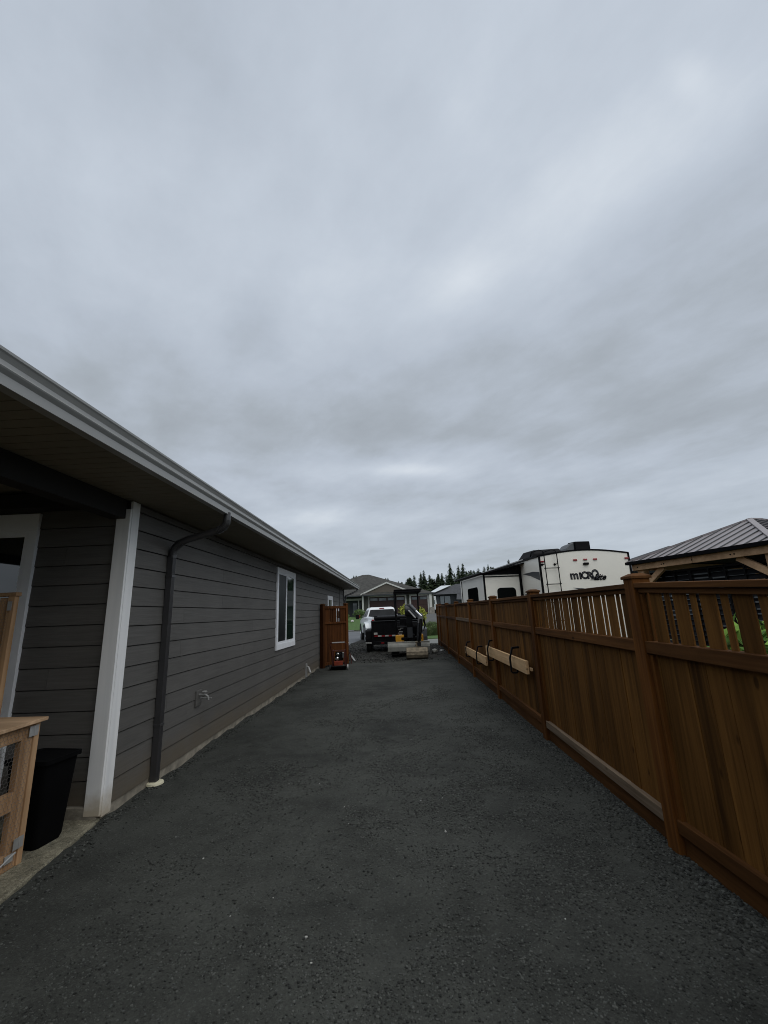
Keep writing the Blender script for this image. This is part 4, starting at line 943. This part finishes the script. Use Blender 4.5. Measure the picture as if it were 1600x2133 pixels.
# rear logo
x = .77
for (ch, sz, dx, sc_) in (('m', .29, 0, 1.0), ('i', .24, .245, 1.1), ('C', .25, .30, .92), ('R', .24, .455, .98), ('O', .33, .575, .76)):
    text(ch, sz, (x+dx, -.004, 2.165 if ch != 'O' else 2.155), 'rvtrim', rv, .002, 0, .013, sx_=sc_)
    text(ch, sz, (x+dx, -.008, 2.165 if ch != 'O' else 2.155), 'rvgrey', rv, .002, 0, -.006, sx_=sc_)
text('Lite', .21, (x+.61, -.013, 2.125), 'rvtrim', rv, .002, .55, .007, sx_=1.0)
m = MB(); m.slab([(x+.52, -.01, 2.125), (x+.92, -.01, 2.135), (x+.92, -.01, 2.146), (x+.54, -.01, 2.138)], (0, .008, 0)); m.build('underline', 'rvgrey', rv)
m = MB(); m.slab([(.80, -.006, 1.945), (1.05, -.006, 1.925), (1.45, -.006, 1.86), (1.60, -.006, 1.80), (1.0, -.006, 1.885)], (0, .005, 0)); m.build('stripe_decal', 'rvgrey', rv)
# side decals
m = MB(); m.slab([(-.006, .06, 2.16), (-.006, .06, 2.38), (-.006, .45, 2.42), (-.006, 1.16, 2.42), (-.006, .62, 2.32)][::-1], (.005, 0, 0)); m.build('stripe_decal', 'rvgrey', rv)
for k, ch in enumerate('miC'): text(ch, .22, (-.008, 1.12-.19*k, 1.76), 'rvgrey', rv, .002, 0, .006, rot=(math.pi/2, 0, -math.pi/2))
# slide-out room
s0, s1, dp = 1.28, 3.80, 1.10
m = MB(); m.box(-dp, -.0, s0, s1, .75, 2.44); so = m.build('slide_out', 'rvwhite', rv, bevel=.01)
for bb in ((-.07, .0, s0-.03, s0-.002, .75, 2.49), (-dp-.014, -dp+.03, s0-.014, s0+.03, .75, 2.45), (-dp+.031, -.071, s0-.016, s0-.002, 2.375, 2.405), (-dp-.014, -dp+.02, s1-.03, s1+.014, .75, 2.45)):
    m = MB(); m.box(*bb); m.build('slide_trim', 'rvtrim', so)
def rrect(mb, c, w, h, r, axis, th):
    pts = []
    for (a, b, q) in ((1, 1, 0), (-1, 1, 1), (-1, -1, 2), (1, -1, 3)):
        for k in range(5):
            an = (q+k/4)*math.pi/2; pts.append((a*(w/2-r)+r*math.cos(an), b*(h/2-r)+r*math.sin(an)))
    if axis == 'y': mb.slab([(c[0]+p[0], c[1], c[2]+p[1]) for p in pts], (0, -th, 0))
    else: mb.slab([(c[0], c[1]+p[0], c[2]+p[1]) for p in pts], (-th, 0, 0))
m = MB(); rrect(m, (-.475, s0, 1.80), .54, .54, .10, 'y', .014); m.build('slide_window', 'tint', so)
m = MB(); rrect(m, (-dp, s0+1.22, 1.86), 1.10, .58, .10, 'x', .014); m.build('slide_window', 'tint', so)
# topper awning over the slide-out
m = MB(); m.slab([(-dp-.12, s0-.12, 2.45), (0, .98, 2.70), (0, s1+.4, 2.76), (-dp-.12, s1+.35, 2.47)], (0, 0, .035)); m.slab([(-dp-.05, s0-.02, 2.442), (0, s0-.02, 2.442), (0, s0-.02, 2.68), (-dp-.05, s0-.02, 2.47)], (0, .03, 0))
aw = m.build('slide_awning', 'black', so)
m = MB(); m.tube([(-dp-.12, s0-.15, 2.485), (-dp-.12, s1+.40, 2.505)], .033, 10); m.build('awning_roller', 'rvtrim', aw, smooth=True)
m = MB(); m.box(-.02, .015, 1.0, Ln, 2.79, 2.83); m.build('awning_rail', 'lgrey', aw)
for (cx, cy) in ((.2, 3.2), (.2, 4.1), (Wd-.2, 3.2), (Wd-.2, 4.1)):
    m = MB(); m.lathe([(.18, -.1), (.34, -.1), (.36, -.07), (.36, .07), (.34, .1), (.18, .1)], (cx, cy, .28), axis='x', n=20); m.build('wheel', 'rubber', rv, smooth=True)

# ================================================================== GAZEBO
gz = thing('gazebo', 'cedar gazebo with grey metal hip roof and black louvred screen beyond the fence', 'gazebo', (4.659, 8.746, 0), math.atan2(-.962, .273))
# local: x along the eave towards the camera, y = inward (to world n) -> local y is n when rotated: check sign
GE, GB, GZ = 2.72, 1.60, 2.30; rid = .27; Wg = 2*GB+rid
P = lambda a, b, z: (a, b, z)
zr = 2.93
m = MB()
c = [P(0, 0, GZ), P(GE, 0, GZ), P(GE, Wg, GZ), P(0, Wg, GZ), P(GE/2, GB, zr), P(GE/2, GB+rid, zr)]
fcs = [(0, 1, 4), (1, 2, 5, 4), (2, 3, 5), (3, 0, 4, 5)]
m.add(c, fcs); m.add([(p[0], p[1], p[2]-.015) for p in c], [f[::-1] for f in fcs]); m.build('roof', 'gazroof', gz)
m = MB(); q_ = [(p[0], p[1], p[2]-.02) for p in c]; m.add(q_, fcs); m.build('shade_sheet', 'beam', gz)  # near-black sheet added so the roof underside looks shaded
# seams and ridge caps
m = MB(); k = 0; x = .12
def roofz(a, b): # height on the left face
    return GZ+(zr-GZ)*b/GB
x = .10
while x < GE-.05:
    bmax = GB*(x/(GE/2)) if x < GE/2 else GB*((GE-x)/(GE/2))
    bmax -= .03
    if bmax > .05: m.bar([(x, 0, GZ+.008), (x, bmax, roofz(0, bmax)+.008)], .014, .02)
    x += .20
y = .1
while y < Wg-.05:
    for xs_, sg in ((0, 1), (GE, -1)):
        amax = (GE/2)*min(1, y/GB, (Wg-y)/GB)
        if amax > .06: m.bar([(xs_, y, GZ+.012), (xs_+sg*amax, y, GZ+.012+(zr-GZ)*amax/(GE/2))], .014, .02, side=(0, 1, 0))
    y += .20
m.build('roof_seam', 'rvgrey', gz)
m = MB()
for (a, b) in ((0, 4), (1, 4), (2, 5), (3, 5), (4, 5)):
    p, q = Vector(c[a])+Vector((0, 0, .008)), Vector(c[b])+Vector((0, 0, .008)); m.bar([p, q], .085, .03, side=(q-p).cross(Vector((0, 0, 1))))
m.build('ridge_cap', 'gazroof', gz)
m = MB(); m.box(-.02, GE+.02, -.02, .0, GZ-.045, GZ+.012); m.box(-.02, .0, 0, Wg, GZ-.045, GZ+.012); m.box(GE, GE+.02, 0, Wg, GZ-.045, GZ+.012); m.box(-.02, GE+.02, Wg, Wg+.02, GZ-.045, GZ+.012); m.build('drip_edge', 'rvtrim', gz)
def gbox(nm, *a, mat='gaz'):
    m = MB(); m.box(*a, tone=.6); return m.build(nm, mat, gz, bevel=.004)
gbox('beam', .06, GE/2-.003, .06, .10, GZ-.165, GZ-.05); gbox('beam', GE/2+.003, GE-.06, .06, .10, GZ-.165, GZ-.05)
gbox('beam', .06, .10, .10, Wg-.1, GZ-.165, GZ-.05); gbox('beam', GE-.10, GE-.06, .1, Wg-.1, GZ-.165, GZ-.05); gbox('beam', .06, GE-.06, Wg-.1, Wg-.06, GZ-.165, GZ-.05)
for (a, b) in ((.12, .12), (GE-.26, .12), (.12, Wg-.26), (GE-.26, Wg-.26)): gbox('post', a, a+.14, b, b+.14, 0, GZ-.055)
for (a, b, s_) in ((.26, .10, 1), (GE-.26, .10, -1)):
    m = MB(); m.bar([(a-.02*s_, b+.08, 1.84), (a+.42*s_, b+.08, 2.14)], .10, .07, side=(0, 0, 1), tone=.7); m.build('brace', 'gaz', gz, bevel=.004)
m = MB(); m.bar([(.19, .26, 1.84), (.19, .68, 2.14)], .10, .07, side=(0, 0, 1), tone=.7); m.build('brace', 'gaz', gz)
# bolts
m = MB()
for a in (.20, .75, .80, 1.36, 2.02, 2.08): m.lathe([(.012, 0), (.012, -.008)], (a, .06, GZ-.11), axis='y', n=8)
m.build('bolt', 'rvtrim', gz)
# black louvred privacy screen
m = MB(); yl = .30; cols = [.27, .52, .78, 1.085, 1.43, 1.71, 2.015, 2.30, 2.5]
for a in cols: 
    w = .028 if abs(a-1.085) < .01 else .012
    m.box(a-w, a+w, yl-.03, yl+.03, .1, 2.06)
m.box(.27, 2.5, yl-.03, yl+.03, 2.03, 2.07); m.box(.27, 2.5, yl-.03, yl+.03, .08, .12)
sc_ = m.build('privacy_screen', 'blackmetal', gz)
rg = random.Random(4)
m = MB()
for i in range(len(cols)-1):
    z = .16
    while z < 2.0:
        op = .25 if rg.random() < .85 else .75
        z += .088; m.bar([(cols[i]+.012, yl, z), (cols[i+1]-.012, yl, z)], .098*(1-op*.35), .006, side=(0, .25+op*.6, .97-op*.6))
m.build('louvre_slats', 'blackmetal', sc_)

# ================================================================== PLANTS
def shrub(name, loc, parts, mat, label, cat='shrub', leaf=.05, n=900, stems=5, group=None, seed=1):
    t_ = thing(name, label, cat, loc, 0, group); rg = random.Random(seed)
    m = MB()
    for (c, r) in parts: m.leaves(c, r, int(n*r[0]*r[2]/(parts[0][1][0]*parts[0][1][2])), leaf, rg)
    m.build('foliage', mat, t_)
    m = MB()
    for k in range(stems):
        c, r = parts[k % len(parts)]; m.tube([(c[0]*.3+rg.uniform(-.05, .05), c[1]*.3, 0), (c[0]*.8, c[1]*.8, c[2]*.6), (c[0]+rg.uniform(-.1, .1)*r[0], c[1], c[2]+r[2]*.4)], [.014, .01, .005], 5)
    m.build('stem', 'bark', t_); return t_
shrub('leafy_shrub', (2.13, 2.66, -.1), [((0, 0, 1.15), (.22, .24, .36)), ((.08, .25, 1.0), (.22, .3, .4)), ((0, -.2, .8), (.25, .3, .5))], 'bright', 'bright green leafy shrub seen through the fence slats', leaf=.09, n=420, seed=2)
shrub('round_shrub', (-6.35, 47.6, yard_h(47.6)), [((0, 0, .55), (.75, .7, .55)), ((-.9, .2, .5), (.6, .6, .5))], 'leaf', 'round green shrub on the lawn before the entry across the street', leaf=.10, n=1200, seed=3)
shrub('yellow_shrub', (.35, 29.5, .05), [((0, 0, 1.45), (.42, .4, .55)), ((.25, 0, 1.0), (.5, .5, .6))], 'lime', 'yellow green shrub rising just left of the excavator arm', leaf=.09, n=520, seed=4)
shrub('yellow_shrub', (1.45, 29.8, .05), [((0, 0, 1.2), (.40, .4, .55)), ((-.25, 0, .8), (.5, .5, .6))], 'lime', 'yellow green shrub behind the right side of the excavator', leaf=.09, n=520, seed=5)
shrub('rust_shrub', (-3.35, 40.3, .15), [((0, 0, .35), (.22, .2, .35))], 'rust', 'small orange brown shrub beside the front wheel of the pickup', leaf=.07, n=300, seed=6)
shrub('dark_shrub', (-4.9, 52.3, 1.1), [((0, 0, .5), (.8, .5, .5)), ((1.0, 0, .4), (.5, .5, .4))], 'leaf', 'dark green shrub below the porch column across the street', leaf=.1, n=900, seed=7)
rgb = random.Random(8)
for i, (x, y, r, h, lb) in enumerate(((1.55, 26.9, .42, .62, 'tufted bush by the excavator, left end of the verge bed'), (2.2, 27.2, .45, .75, 'green tufted bush in the verge bed right of the trailer mudguard'),
        (2.05, 28.9, .5, .95, 'taller tufted bush standing behind the verge bed front row'), (2.9, 28.2, .5, .8, 'tufted bush in the verge bed against the fence end'), (3.2, 30.6, .55, 1.15, 'pale green bush showing at the far end of the fence'))):
    t_ = thing('tufted_bush', lb, 'bush', (x, y, .05), 0, 'bushes in the verge bed'); m = MB()
    for _ in range(900):
        a = rgb.random()*6.283; q = r*math.sqrt(rgb.random()); lean = .25*rgb.random()*r*2; hh = h*(.6+.4*rgb.random())*(1-.35*(q/r)**2)
        bx, by = q*math.cos(a)*.7, q*math.sin(a)*.7; tx, ty = bx+lean*math.cos(a), by+lean*math.sin(a); w = .012
        m.add([(bx-w, by, 0), (bx+w, by, 0), (tx+w*.5, ty, hh*.7), (tx+lean*.4*math.cos(a), ty+lean*.4*math.sin(a), hh), (tx-w*.5, ty, hh*.7)], [(0, 1, 2, 3, 4)], rgb.random())
    m.build('blades', 'grassy', t_)
    m = MB(); m.leaves((0, 0, h*.45), (r*.9, r*.9, h*.45), 500, .06, rgb); m.build('foliage', 'leaf' if i < 4 else 'lime', t_)
# rocks
def rock(loc, s, mat, label):
    rg = random.Random(int(loc[1]*10)); m = MB(); ps, fs = RK[rg.randrange(7)]; m.add([(p[0]*s, p[1]*s, p[2]*s) for p in ps], fs)
    o = m.build('rock', mat); o.location = loc; sub = o.modifiers.new('s', 'SUBSURF'); sub.levels = 1; sub.render_levels = 1; sub.subdivision_type = 'SIMPLE'; tag(o, label, 'rock'); return o
rock((1.22, 16.2, .08), .13, 'bladegrey', 'pale fist sized rock on the dark gravel near the fence')
rock((1.50, 16.6, .05), .09, 'steel', 'smaller grey rock between the pale rock and the fence')
rock((-5.15, 46.6, yard_h(46.6)+.1), .22, 'lgrey', 'white boulder beside the round shrub on the far lawn')

# ================================================================== HOUSE ACROSS THE STREET
FY = 58.0; G0 = 1.2
fh = thing('craftsman_house', 'wide house with hip roof, white gable and brown garage doors across the street', 'house', (0, FY, G0)); FOo = (0, FY, G0)
def fb(nm, mat, *a, parent=None, bev=0): m = MB(); m.box(*a); return m.build(nm, mat, parent or fh, FOo, bevel=bev)
fb('wall', 'olive', -4.75, 4.35, FY, FY+2.4, G0-.3, 3.95)
fb('wall', 'olive', -4.75, 3.2, FY+2.4, FY+15, G0-.3, 3.95)
fb('wall', 'olive', -14, -4.75, FY+2.2, FY+15, G0-.3, 3.95)
m = MB(); ez = 3.92; zr = 7.42
c = [(-15, FY-.6, ez), (4.75, FY-.6, ez), (4.75, FY+16, ez), (-15, FY+16, ez), (-5.5, FY+7.7, zr), (-4.55, FY+7.7, zr)]
m.add(c, [(0, 1, 5, 4), (1, 2, 5), (2, 3, 4, 5), (3, 0, 4), (3, 2, 1, 0)]); m.build('roof', 'shingle', fh, FOo)
fb('eave_trim', 'darkhouse', -15, 4.75, FY-.66, FY-.60, ez-.12, ez+.02)
# gable over the double garage
gp = (-1.60, 5.52); gl = (-5.1, 4.06); gr = (1.9, 4.06); gy = FY-1.3
m = MB(); 
m.add([(gl[0], gy, gl[1]), (gp[0], gy, gp[1]), (gr[0], gy, gr[1]), (gl[0], gy+3.2, gl[1]), (gp[0], gy+6.2, gp[1]), (gr[0], gy+3.2, gr[1])], [(0, 1, 4, 3), (1, 2, 5, 4)])
m.build('gable_roof', 'shingle', fh, FOo)
m = MB(); m.slab([(gl[0]+.3, gy+.1, 3.95), (gr[0]-.3, gy+.1, 3.95), (gp[0], gy+.1, gp[1]-.12)], (0, .1, 0)); m.build('gable_face', 'tan', fh, FOo)
for (a, b) in ((gl, gp), (gp, gr)):
    m = MB(); m.slab([(a[0], gy-.05, a[1]-.16), (b[0], gy-.05, b[1]-.16), (b[0], gy-.05, b[1]+.04), (a[0], gy-.05, a[1]+.04)], (0, .08, 0)); m.build('barge_board', 'housewhite', fh, FOo)
m = MB(); m.add([(-4.9, gy-.4, 3.93), (1.7, gy-.4, 3.93), (1.7, gy+.2, 4.28), (-4.9, gy+.2, 4.28)], [(0, 1, 2, 3)]); m.add([(-4.9, gy-.4, 3.93), (1.7, gy-.4, 3.93), (1.7, FY, 3.93), (-4.9, FY, 3.93)], [(3, 2, 1, 0)]); m.build('porch_roof', 'shingle', fh, FOo)
fb('eave_beam', 'darkhouse', -4.85, 1.65, gy-.38, gy-.2, 3.78, 3.92)
def garage(x0, x1, z1, nwin, label):
    d = fb('garage_door', 'brown', x0, x1, FY-.05, FY-.01, G0, z1)
    m = MB()
    for k in range(4): m.box(x0, x1, FY-.056, FY-.052, G0+.02+k*(z1-G0)/4.0, G0+.035+k*(z1-G0)/4.0)
    m.build('panel_groove', 'blackmetal', d, FOo)
    w = (x1-x0)/nwin
    for k in range(nwin): fb('pane', 'farglass', x0+k*w+.10, x0+(k+1)*w-.10, FY-.062, FY-.052, z1-.50, z1-.16, parent=d)
    m = MB(); m.box(x0-.22, x0-.001, FY-.09, FY-.01, G0, z1+.22); m.box(x1+.001, x1+.22, FY-.09, FY-.01, G0, z1+.22); m.box(x0-.0, x1+.0, FY-.09, FY-.01, z1+.001, z1+.22); m.build('door_trim', 'housewhite', fh, FOo)
    return d
garage(-4.04, .75, 3.66, 4, ''); garage(1.58, 3.80, 3.62, 2, '')
fb('wall_pier', 'olive', -4.75, -4.30, FY-.5, FY-.005, G0, 3.93)
fb('column', 'housewhite', -4.98, -4.76, FY-.8, FY-.5, G0, 3.90)
fb('column', 'housewhite', 3.78+.25, 4.35, FY-.5, FY-.1, 2.05, 3.9)
fb('pillar_base', 'stone', 3.95, 4.62, FY-.6, FY-.012, G0-.1, 2.05, bev=.02)
fb('column', 'olive', 4.36, 4.62, FY-.5, FY-.02, 2.05, 3.9)
ed = fb('entry_door', 'darkhouse', -6.9, -5.3, FY+2.14, FY+2.19, G0, 3.5)
fb('pane', 'farglass', -6.5, -5.95, FY+2.12, FY+2.138, 1.5, 3.0, parent=ed); fb('pane', 'farglass', -5.62, -5.42, FY+2.12, FY+2.138, 1.4, 3.1, parent=ed)
fb('porch_lintel', 'lgrey', -8.0, -5.2, FY+1.2, FY+1.4, 3.35, 3.62); fb('porch_column', 'lgrey', -5.72, -5.55, FY+1.2, FY+1.38, G0, 3.35); fb('porch_column', 'housewhite', -5.1, -4.98, FY+.4, FY+.6, G0, 3.8)
# small dark chairs and pots near the porch
m = MB(); m.lathe([(.16, 0), (.22, .3), (.24, .32), (.24, .36), (.19, .36), (.18, .3)], (0, 0, 0), n=14); o = m.build('plant_pot', 'orange', smooth=True); o.location = (-4.9, 51.0, yard_h(51)); tag(o, 'orange clay pot in front of the porch column', 'pot')

# neighbour houses
nh = thing('slate_house', 'dark slate house with a pale roof patch right of the garages', 'house', (8, 66, 1.2)); NO = (8, 66, 1.2)
def nb(nm, mat, *a, parent=None): m = MB(); m.box(*a); return m.build(nm, mat, parent or nh, NO)
nb('wall', 'darkhouse', 5.62, 20, 66, 76, 1, 4.05)
m = MB(); c = [(4.6, 65.3, 3.95), (21, 65.3, 3.95), (21, 77, 3.95), (4.6, 77, 3.95), (9.5, 71, 5.75), (17, 71, 5.75)]
m.add(c, [(0, 1, 5, 4), (1, 2, 5), (2, 3, 4, 5), (3, 0, 4), (3, 2, 1, 0)]); m.build('roof', 'darkroof', nh, NO)
m = MB(); m.slab([(4.75, 65.6, 4.28), (5.5, 65.5, 4.28), (8.4, 69.0, 5.42), (6.9, 69.4, 5.42)], (-.02, -.03, .05)); m.build('roof_panel', 'paleroof', nh, NO)
w_ = nb('window', 'rvtrim', 6.2, 7.9, 65.94, 65.99, 2.4, 3.75); nb('pane', 'farglass', 6.28, 6.85, 65.90, 65.938, 2.5, 3.68, parent=w_); nb('pane', 'farglass', 6.95, 7.82, 65.90, 65.938, 2.5, 3.68, parent=w_)
m = MB(); c = [(8.3, 62.5, 2.95), (14, 62.5, 2.95), (14, 66, 4.0), (8.9, 66, 4.0)]; m.slab(c, (0, 0, .12)); m.build('lower_roof', 'darkroof', nh, NO); nb('wall', 'darkhouse', 8.8, 14, 63, 65.95, 1, 2.94)
n2 = thing('gabled_house', 'grey roofed neighbouring house peeking out behind the gazebo roof', 'house', (17, 25, 0)); N2 = (17, 25, 0)
m = MB(); m.box(12.9, 24, 21.8, 34, -.1, 3.25); m.build('wall', 'darkhouse', n2, N2)
m = MB(); m.add([(12.3, 21.2, 3.15), (25, 21.2, 3.15), (25, 35, 3.15), (12.3, 35, 3.15), (17.5, 27.5, 5.0), (20, 27.5, 5.0)], [(0, 1, 5, 4), (1, 2, 5), (2, 3, 4, 5), (3, 0, 4), (3, 2, 1, 0)]); m.build('roof', 'darkroof', n2, N2)
m = MB(); m.box(13.5, 14.6, 21.76, 21.795, 1.2, 2.4); m.build('window', 'farglass', n2, N2)
# white van by the garages
vn = thing('delivery_van', 'white van standing between the garages and the slate house', 'van', (4.42, 61.2, 1.2), 0)
m = MB(); loft(m, [[(-.85, y_, .35), (.85, y_, .35), (.88, y_, 1.1), (.78, y_, zt), (-.78, y_, zt), (-.88, y_, 1.1)] for (y_, zt) in ((0, 2.35), (3.6, 2.4), (4.3, 1.4), (5.0, 1.05))]); m.build('body', 'paint', vn, bevel=.04)
m = MB(); m.box(-.9, .9, -.06, .05, .3, .52); m.build('bumper', 'black', vn, bevel=.02)
m = MB(); m.box(-.62, .62, -.012, .0, 1.30, 1.85); m.build('rear_window', 'farglass', vn)
for (x, y) in ((-.78, .8), (.78, .8), (-.78, 4.0), (.78, 4.0)):
    m = MB(); m.lathe([(.2, -.1), (.33, -.1), (.33, .1), (.2, .1)], (x, y, .33), axis='x', n=18); m.build('wheel', 'rubber', vn, smooth=True)

# ================================================================== TREES
def conifer(seed, h, w, sparse=1.0):
    rg = random.Random(seed); t_ = bpy.data.objects.new('conifer_tree', None); COL.objects.link(t_)
    m = MB(); m.tube([(0, 0, 0), (.05, 0, h*.5), (0, .05, h*.98)], [w*.06, w*.035, .03], 6); m.build('trunk', 'bark', t_)
    m = MB(); z = h*.12; 
    while z < h*.985:
        f_ = 1-(z/h); r = w*.5*(f_**.72)*(.7+.6*rg.random())+.12; nb_ = int(5+6*f_)
        for k in range(nb_):
            if rg.random() > sparse: continue
            a = rg.random()*6.283; rr = r*(.55+.55*rg.random()); dz = -rr*.32
            c_, s_ = math.cos(a), math.sin(a); nl = max(2, int(rr/.45))
            for j in range(nl):
                q0 = rr*(j+.15)/nl; q1 = rr*(j+1.25)/nl; wd = (.30+.30*rr*(1-(j/nl)*.75))*(.6+.5*rg.random()); z0 = z+dz*(j/nl)+rg.uniform(-.08, .08); z1 = z+dz*((j+1)/nl)-.15*rg.random()
                p = [(c_*q0, s_*q0, z0), (c_*q1*.8-s_*wd, s_*q1*.8+c_*wd, z1-.2*rg.random()), (c_*q1, s_*q1, z1), (c_*q1*.8+s_*wd, s_*q1*.8-c_*wd, z1-.2*rg.random())]
                m.add(p, [(0, 1, 2, 3)], rg.random())
                p2 = [(x_, y_, zz_-.25-.3*rg.random()) for (x_, y_, zz_) in p]; m.add(p2, [(0, 1, 2, 3)], rg.random()*.5)
        z += h*.018+.10*rg.random()*1.6
    m.build('crown', 'needle', t_); return t_
protos = [conifer(1, 20, 9), conifer(2, 20, 8, .85), conifer(3, 20, 11, .9), conifer(4, 20, 7.0, .75), conifer(5, 20, 12)]
used = [False]*5
# (x at distance 200 from eye-plane, tree-top height above eye) -> real positions on the wooded rise
FYT = 205.
def at(u_, v_, Y):
    r = [R3[i][0]*(u_-800)+R3[i][1]*(v_-1066.5)+R3[i][2]*875 for i in range(3)]; t_ = Y/r[1]; return r[0]*t_, 1.5+r[2]*t_
tops = [(862, 1196, 'thin conifer at the left end of the group right of the garage roof', 3), (876, 1190, 'left one of two slim twin conifers beyond the garages', 1), (882, 1186, 'right one of two slim twin conifers beyond the garages', 3),
        (912, 1193, 'lean conifer left of the tallest dense one', 3), (920, 1192, 'conifer touching the tallest dense one from the left', 0), (936, 1171, 'tallest dense conifer above the slate house roof', 0),
        (954, 1175, 'ragged conifer second right of the tallest dense one', 1), (963, 1171, 'broad tall conifer nearest the left end of the travel trailer', 2), (971, 1186, 'shorter conifer leaning on the broad tall one', 4),
        (987, 1185, 'small dark conifer above the awning of the travel trailer', 4), (996, 1182, 'slim pale conifer above the awning of the travel trailer', 3), (1008, 1178, 'pointed conifer third above the trailer awning', 0),
        (1016, 1173, 'highest thin conifer above the trailer awning', 1), (1022, 1178, 'short conifer right of the thin one above the awning', 2), (1027, 1178, 'last bushy conifer of the row above the awning', 4),
        (1059, 1163, 'lone dark conifer beside the trailer roof and ladder', 2), (1065, 1170, 'lower conifer leaning out of the lone dark one', 4),
        (720, 1202, 'conifer tip over the grey eave at the far left', 0), (732, 1203, 'small conifer tip left of the craftsman roof', 4), (737, 1197, 'sharp conifer tip above the left slope of the craftsman roof', 1), (742, 1197, 'second sharp conifer tip above the left slope of the craftsman roof', 0),
        (803, 1202, 'conifer tip over the right slope of the craftsman roof', 4), (808, 1202, 'thin conifer tip right of another over the right roof slope', 3), (830, 1209, 'low conifer tip on the lower right roof slope', 1), (836, 1210, 'low bushy conifer on the lower right roof slope', 4), (849, 1203, 'dark short conifer where the roof slope meets the woods', 4)]
rg = random.Random(21)
for i, (u_, v_, lb, k) in enumerate(tops):
    Y = FYT+rg.uniform(-12, 14); x, zt = at(u_, v_, Y); zb = yard_h(Y)-.5
    o = protos[k] if not used[k] else copy_tree(protos[k]); used[k] = True
    s = (zt-zb)/20.; o.location = (x, Y, zb); wv_ = rg.uniform(.85, 1.1); o.scale = (wv_, wv_, s); o.rotation_euler = (0, 0, rg.random()*6.28)
    tag(o, lb, 'tree', 'conifers rising above the woods')
# ordinary trees of the wood, shorter, in front of and between them
lbs = 'dark conifer within the treeline behind the houses, lower than the spires'
for i in range(150):
    Y = rg.uniform(175, 235); u_ = rg.uniform(700, 1110); top = 1202+rg.uniform(-8, 8)-max(0, (u_-900))*.11
    if u_ < 850: top = 1224
    x, zt = at(u_, top, Y); zb = yard_h(Y)-.5; o = copy_tree(protos[rg.randrange(5)]); s = (zt-zb)/20.; o.location = (x, Y, zb); o.scale = (.95*rg.uniform(.8, 1.25),)*2+(s,); o.rotation_euler = (0, 0, rg.random()*6.28)
    tag(o, lbs, 'tree', 'trees in the dark treeline')
for i, (x, y, hh, lb) in enumerate(((-23, -20, 4.2, 'conifer reflected at the left edge of the patio door glass'), (-21.5, -23, 3.6, 'lower conifer reflected in the middle of the patio door glass'), (-26, -22, 4.9, 'tallest conifer reflected in the patio door glass'), (-19.5, -17.5, 3.0, 'short conifer reflected low in the patio door glass'))):
    o = copy_tree(protos[(4, 2, 0, 4)[i]]); s = hh/20; o.location = (x, y, -.1); o.scale = (s*.9, s*.9, s); tag(o, lb, 'tree', 'conifers mirrored in the patio door')
for i in range(9):  # tree row added out of view, shutting off low sky behind the viewpoint
    o = copy_tree(protos[(i*2) % 5]); x = -12+i*2.6; hh = 7.5+1.5*math.sin(i*2.1); s = hh/20; o.location = (x, -11.5-.8*math.sin(i), -.1); o.scale = (s*1.0, s*1.0, s); o.rotation_euler = (0, 0, i)
    tag(o, 'conifer in an unseen row added behind the viewpoint to shade the patio recess', 'tree', 'added shading conifers behind the viewpoint')
# undergrowth reading as one mass
m = MB()
for k in range(150):
    Y = rg.uniform(160, 175); x = rg.uniform(-35, 75); zb = yard_h(Y); r = rg.uniform(2, 3.4)
    m.leaves((x, Y, zb+r*.8+rg.random()*2.2), (r, r, r*1.15), 170, .95, rg, shell=.35)
tag(m.build('woodland', 'needle2'), 'green brushy woodland edge running below the conifers', kind='stuff')
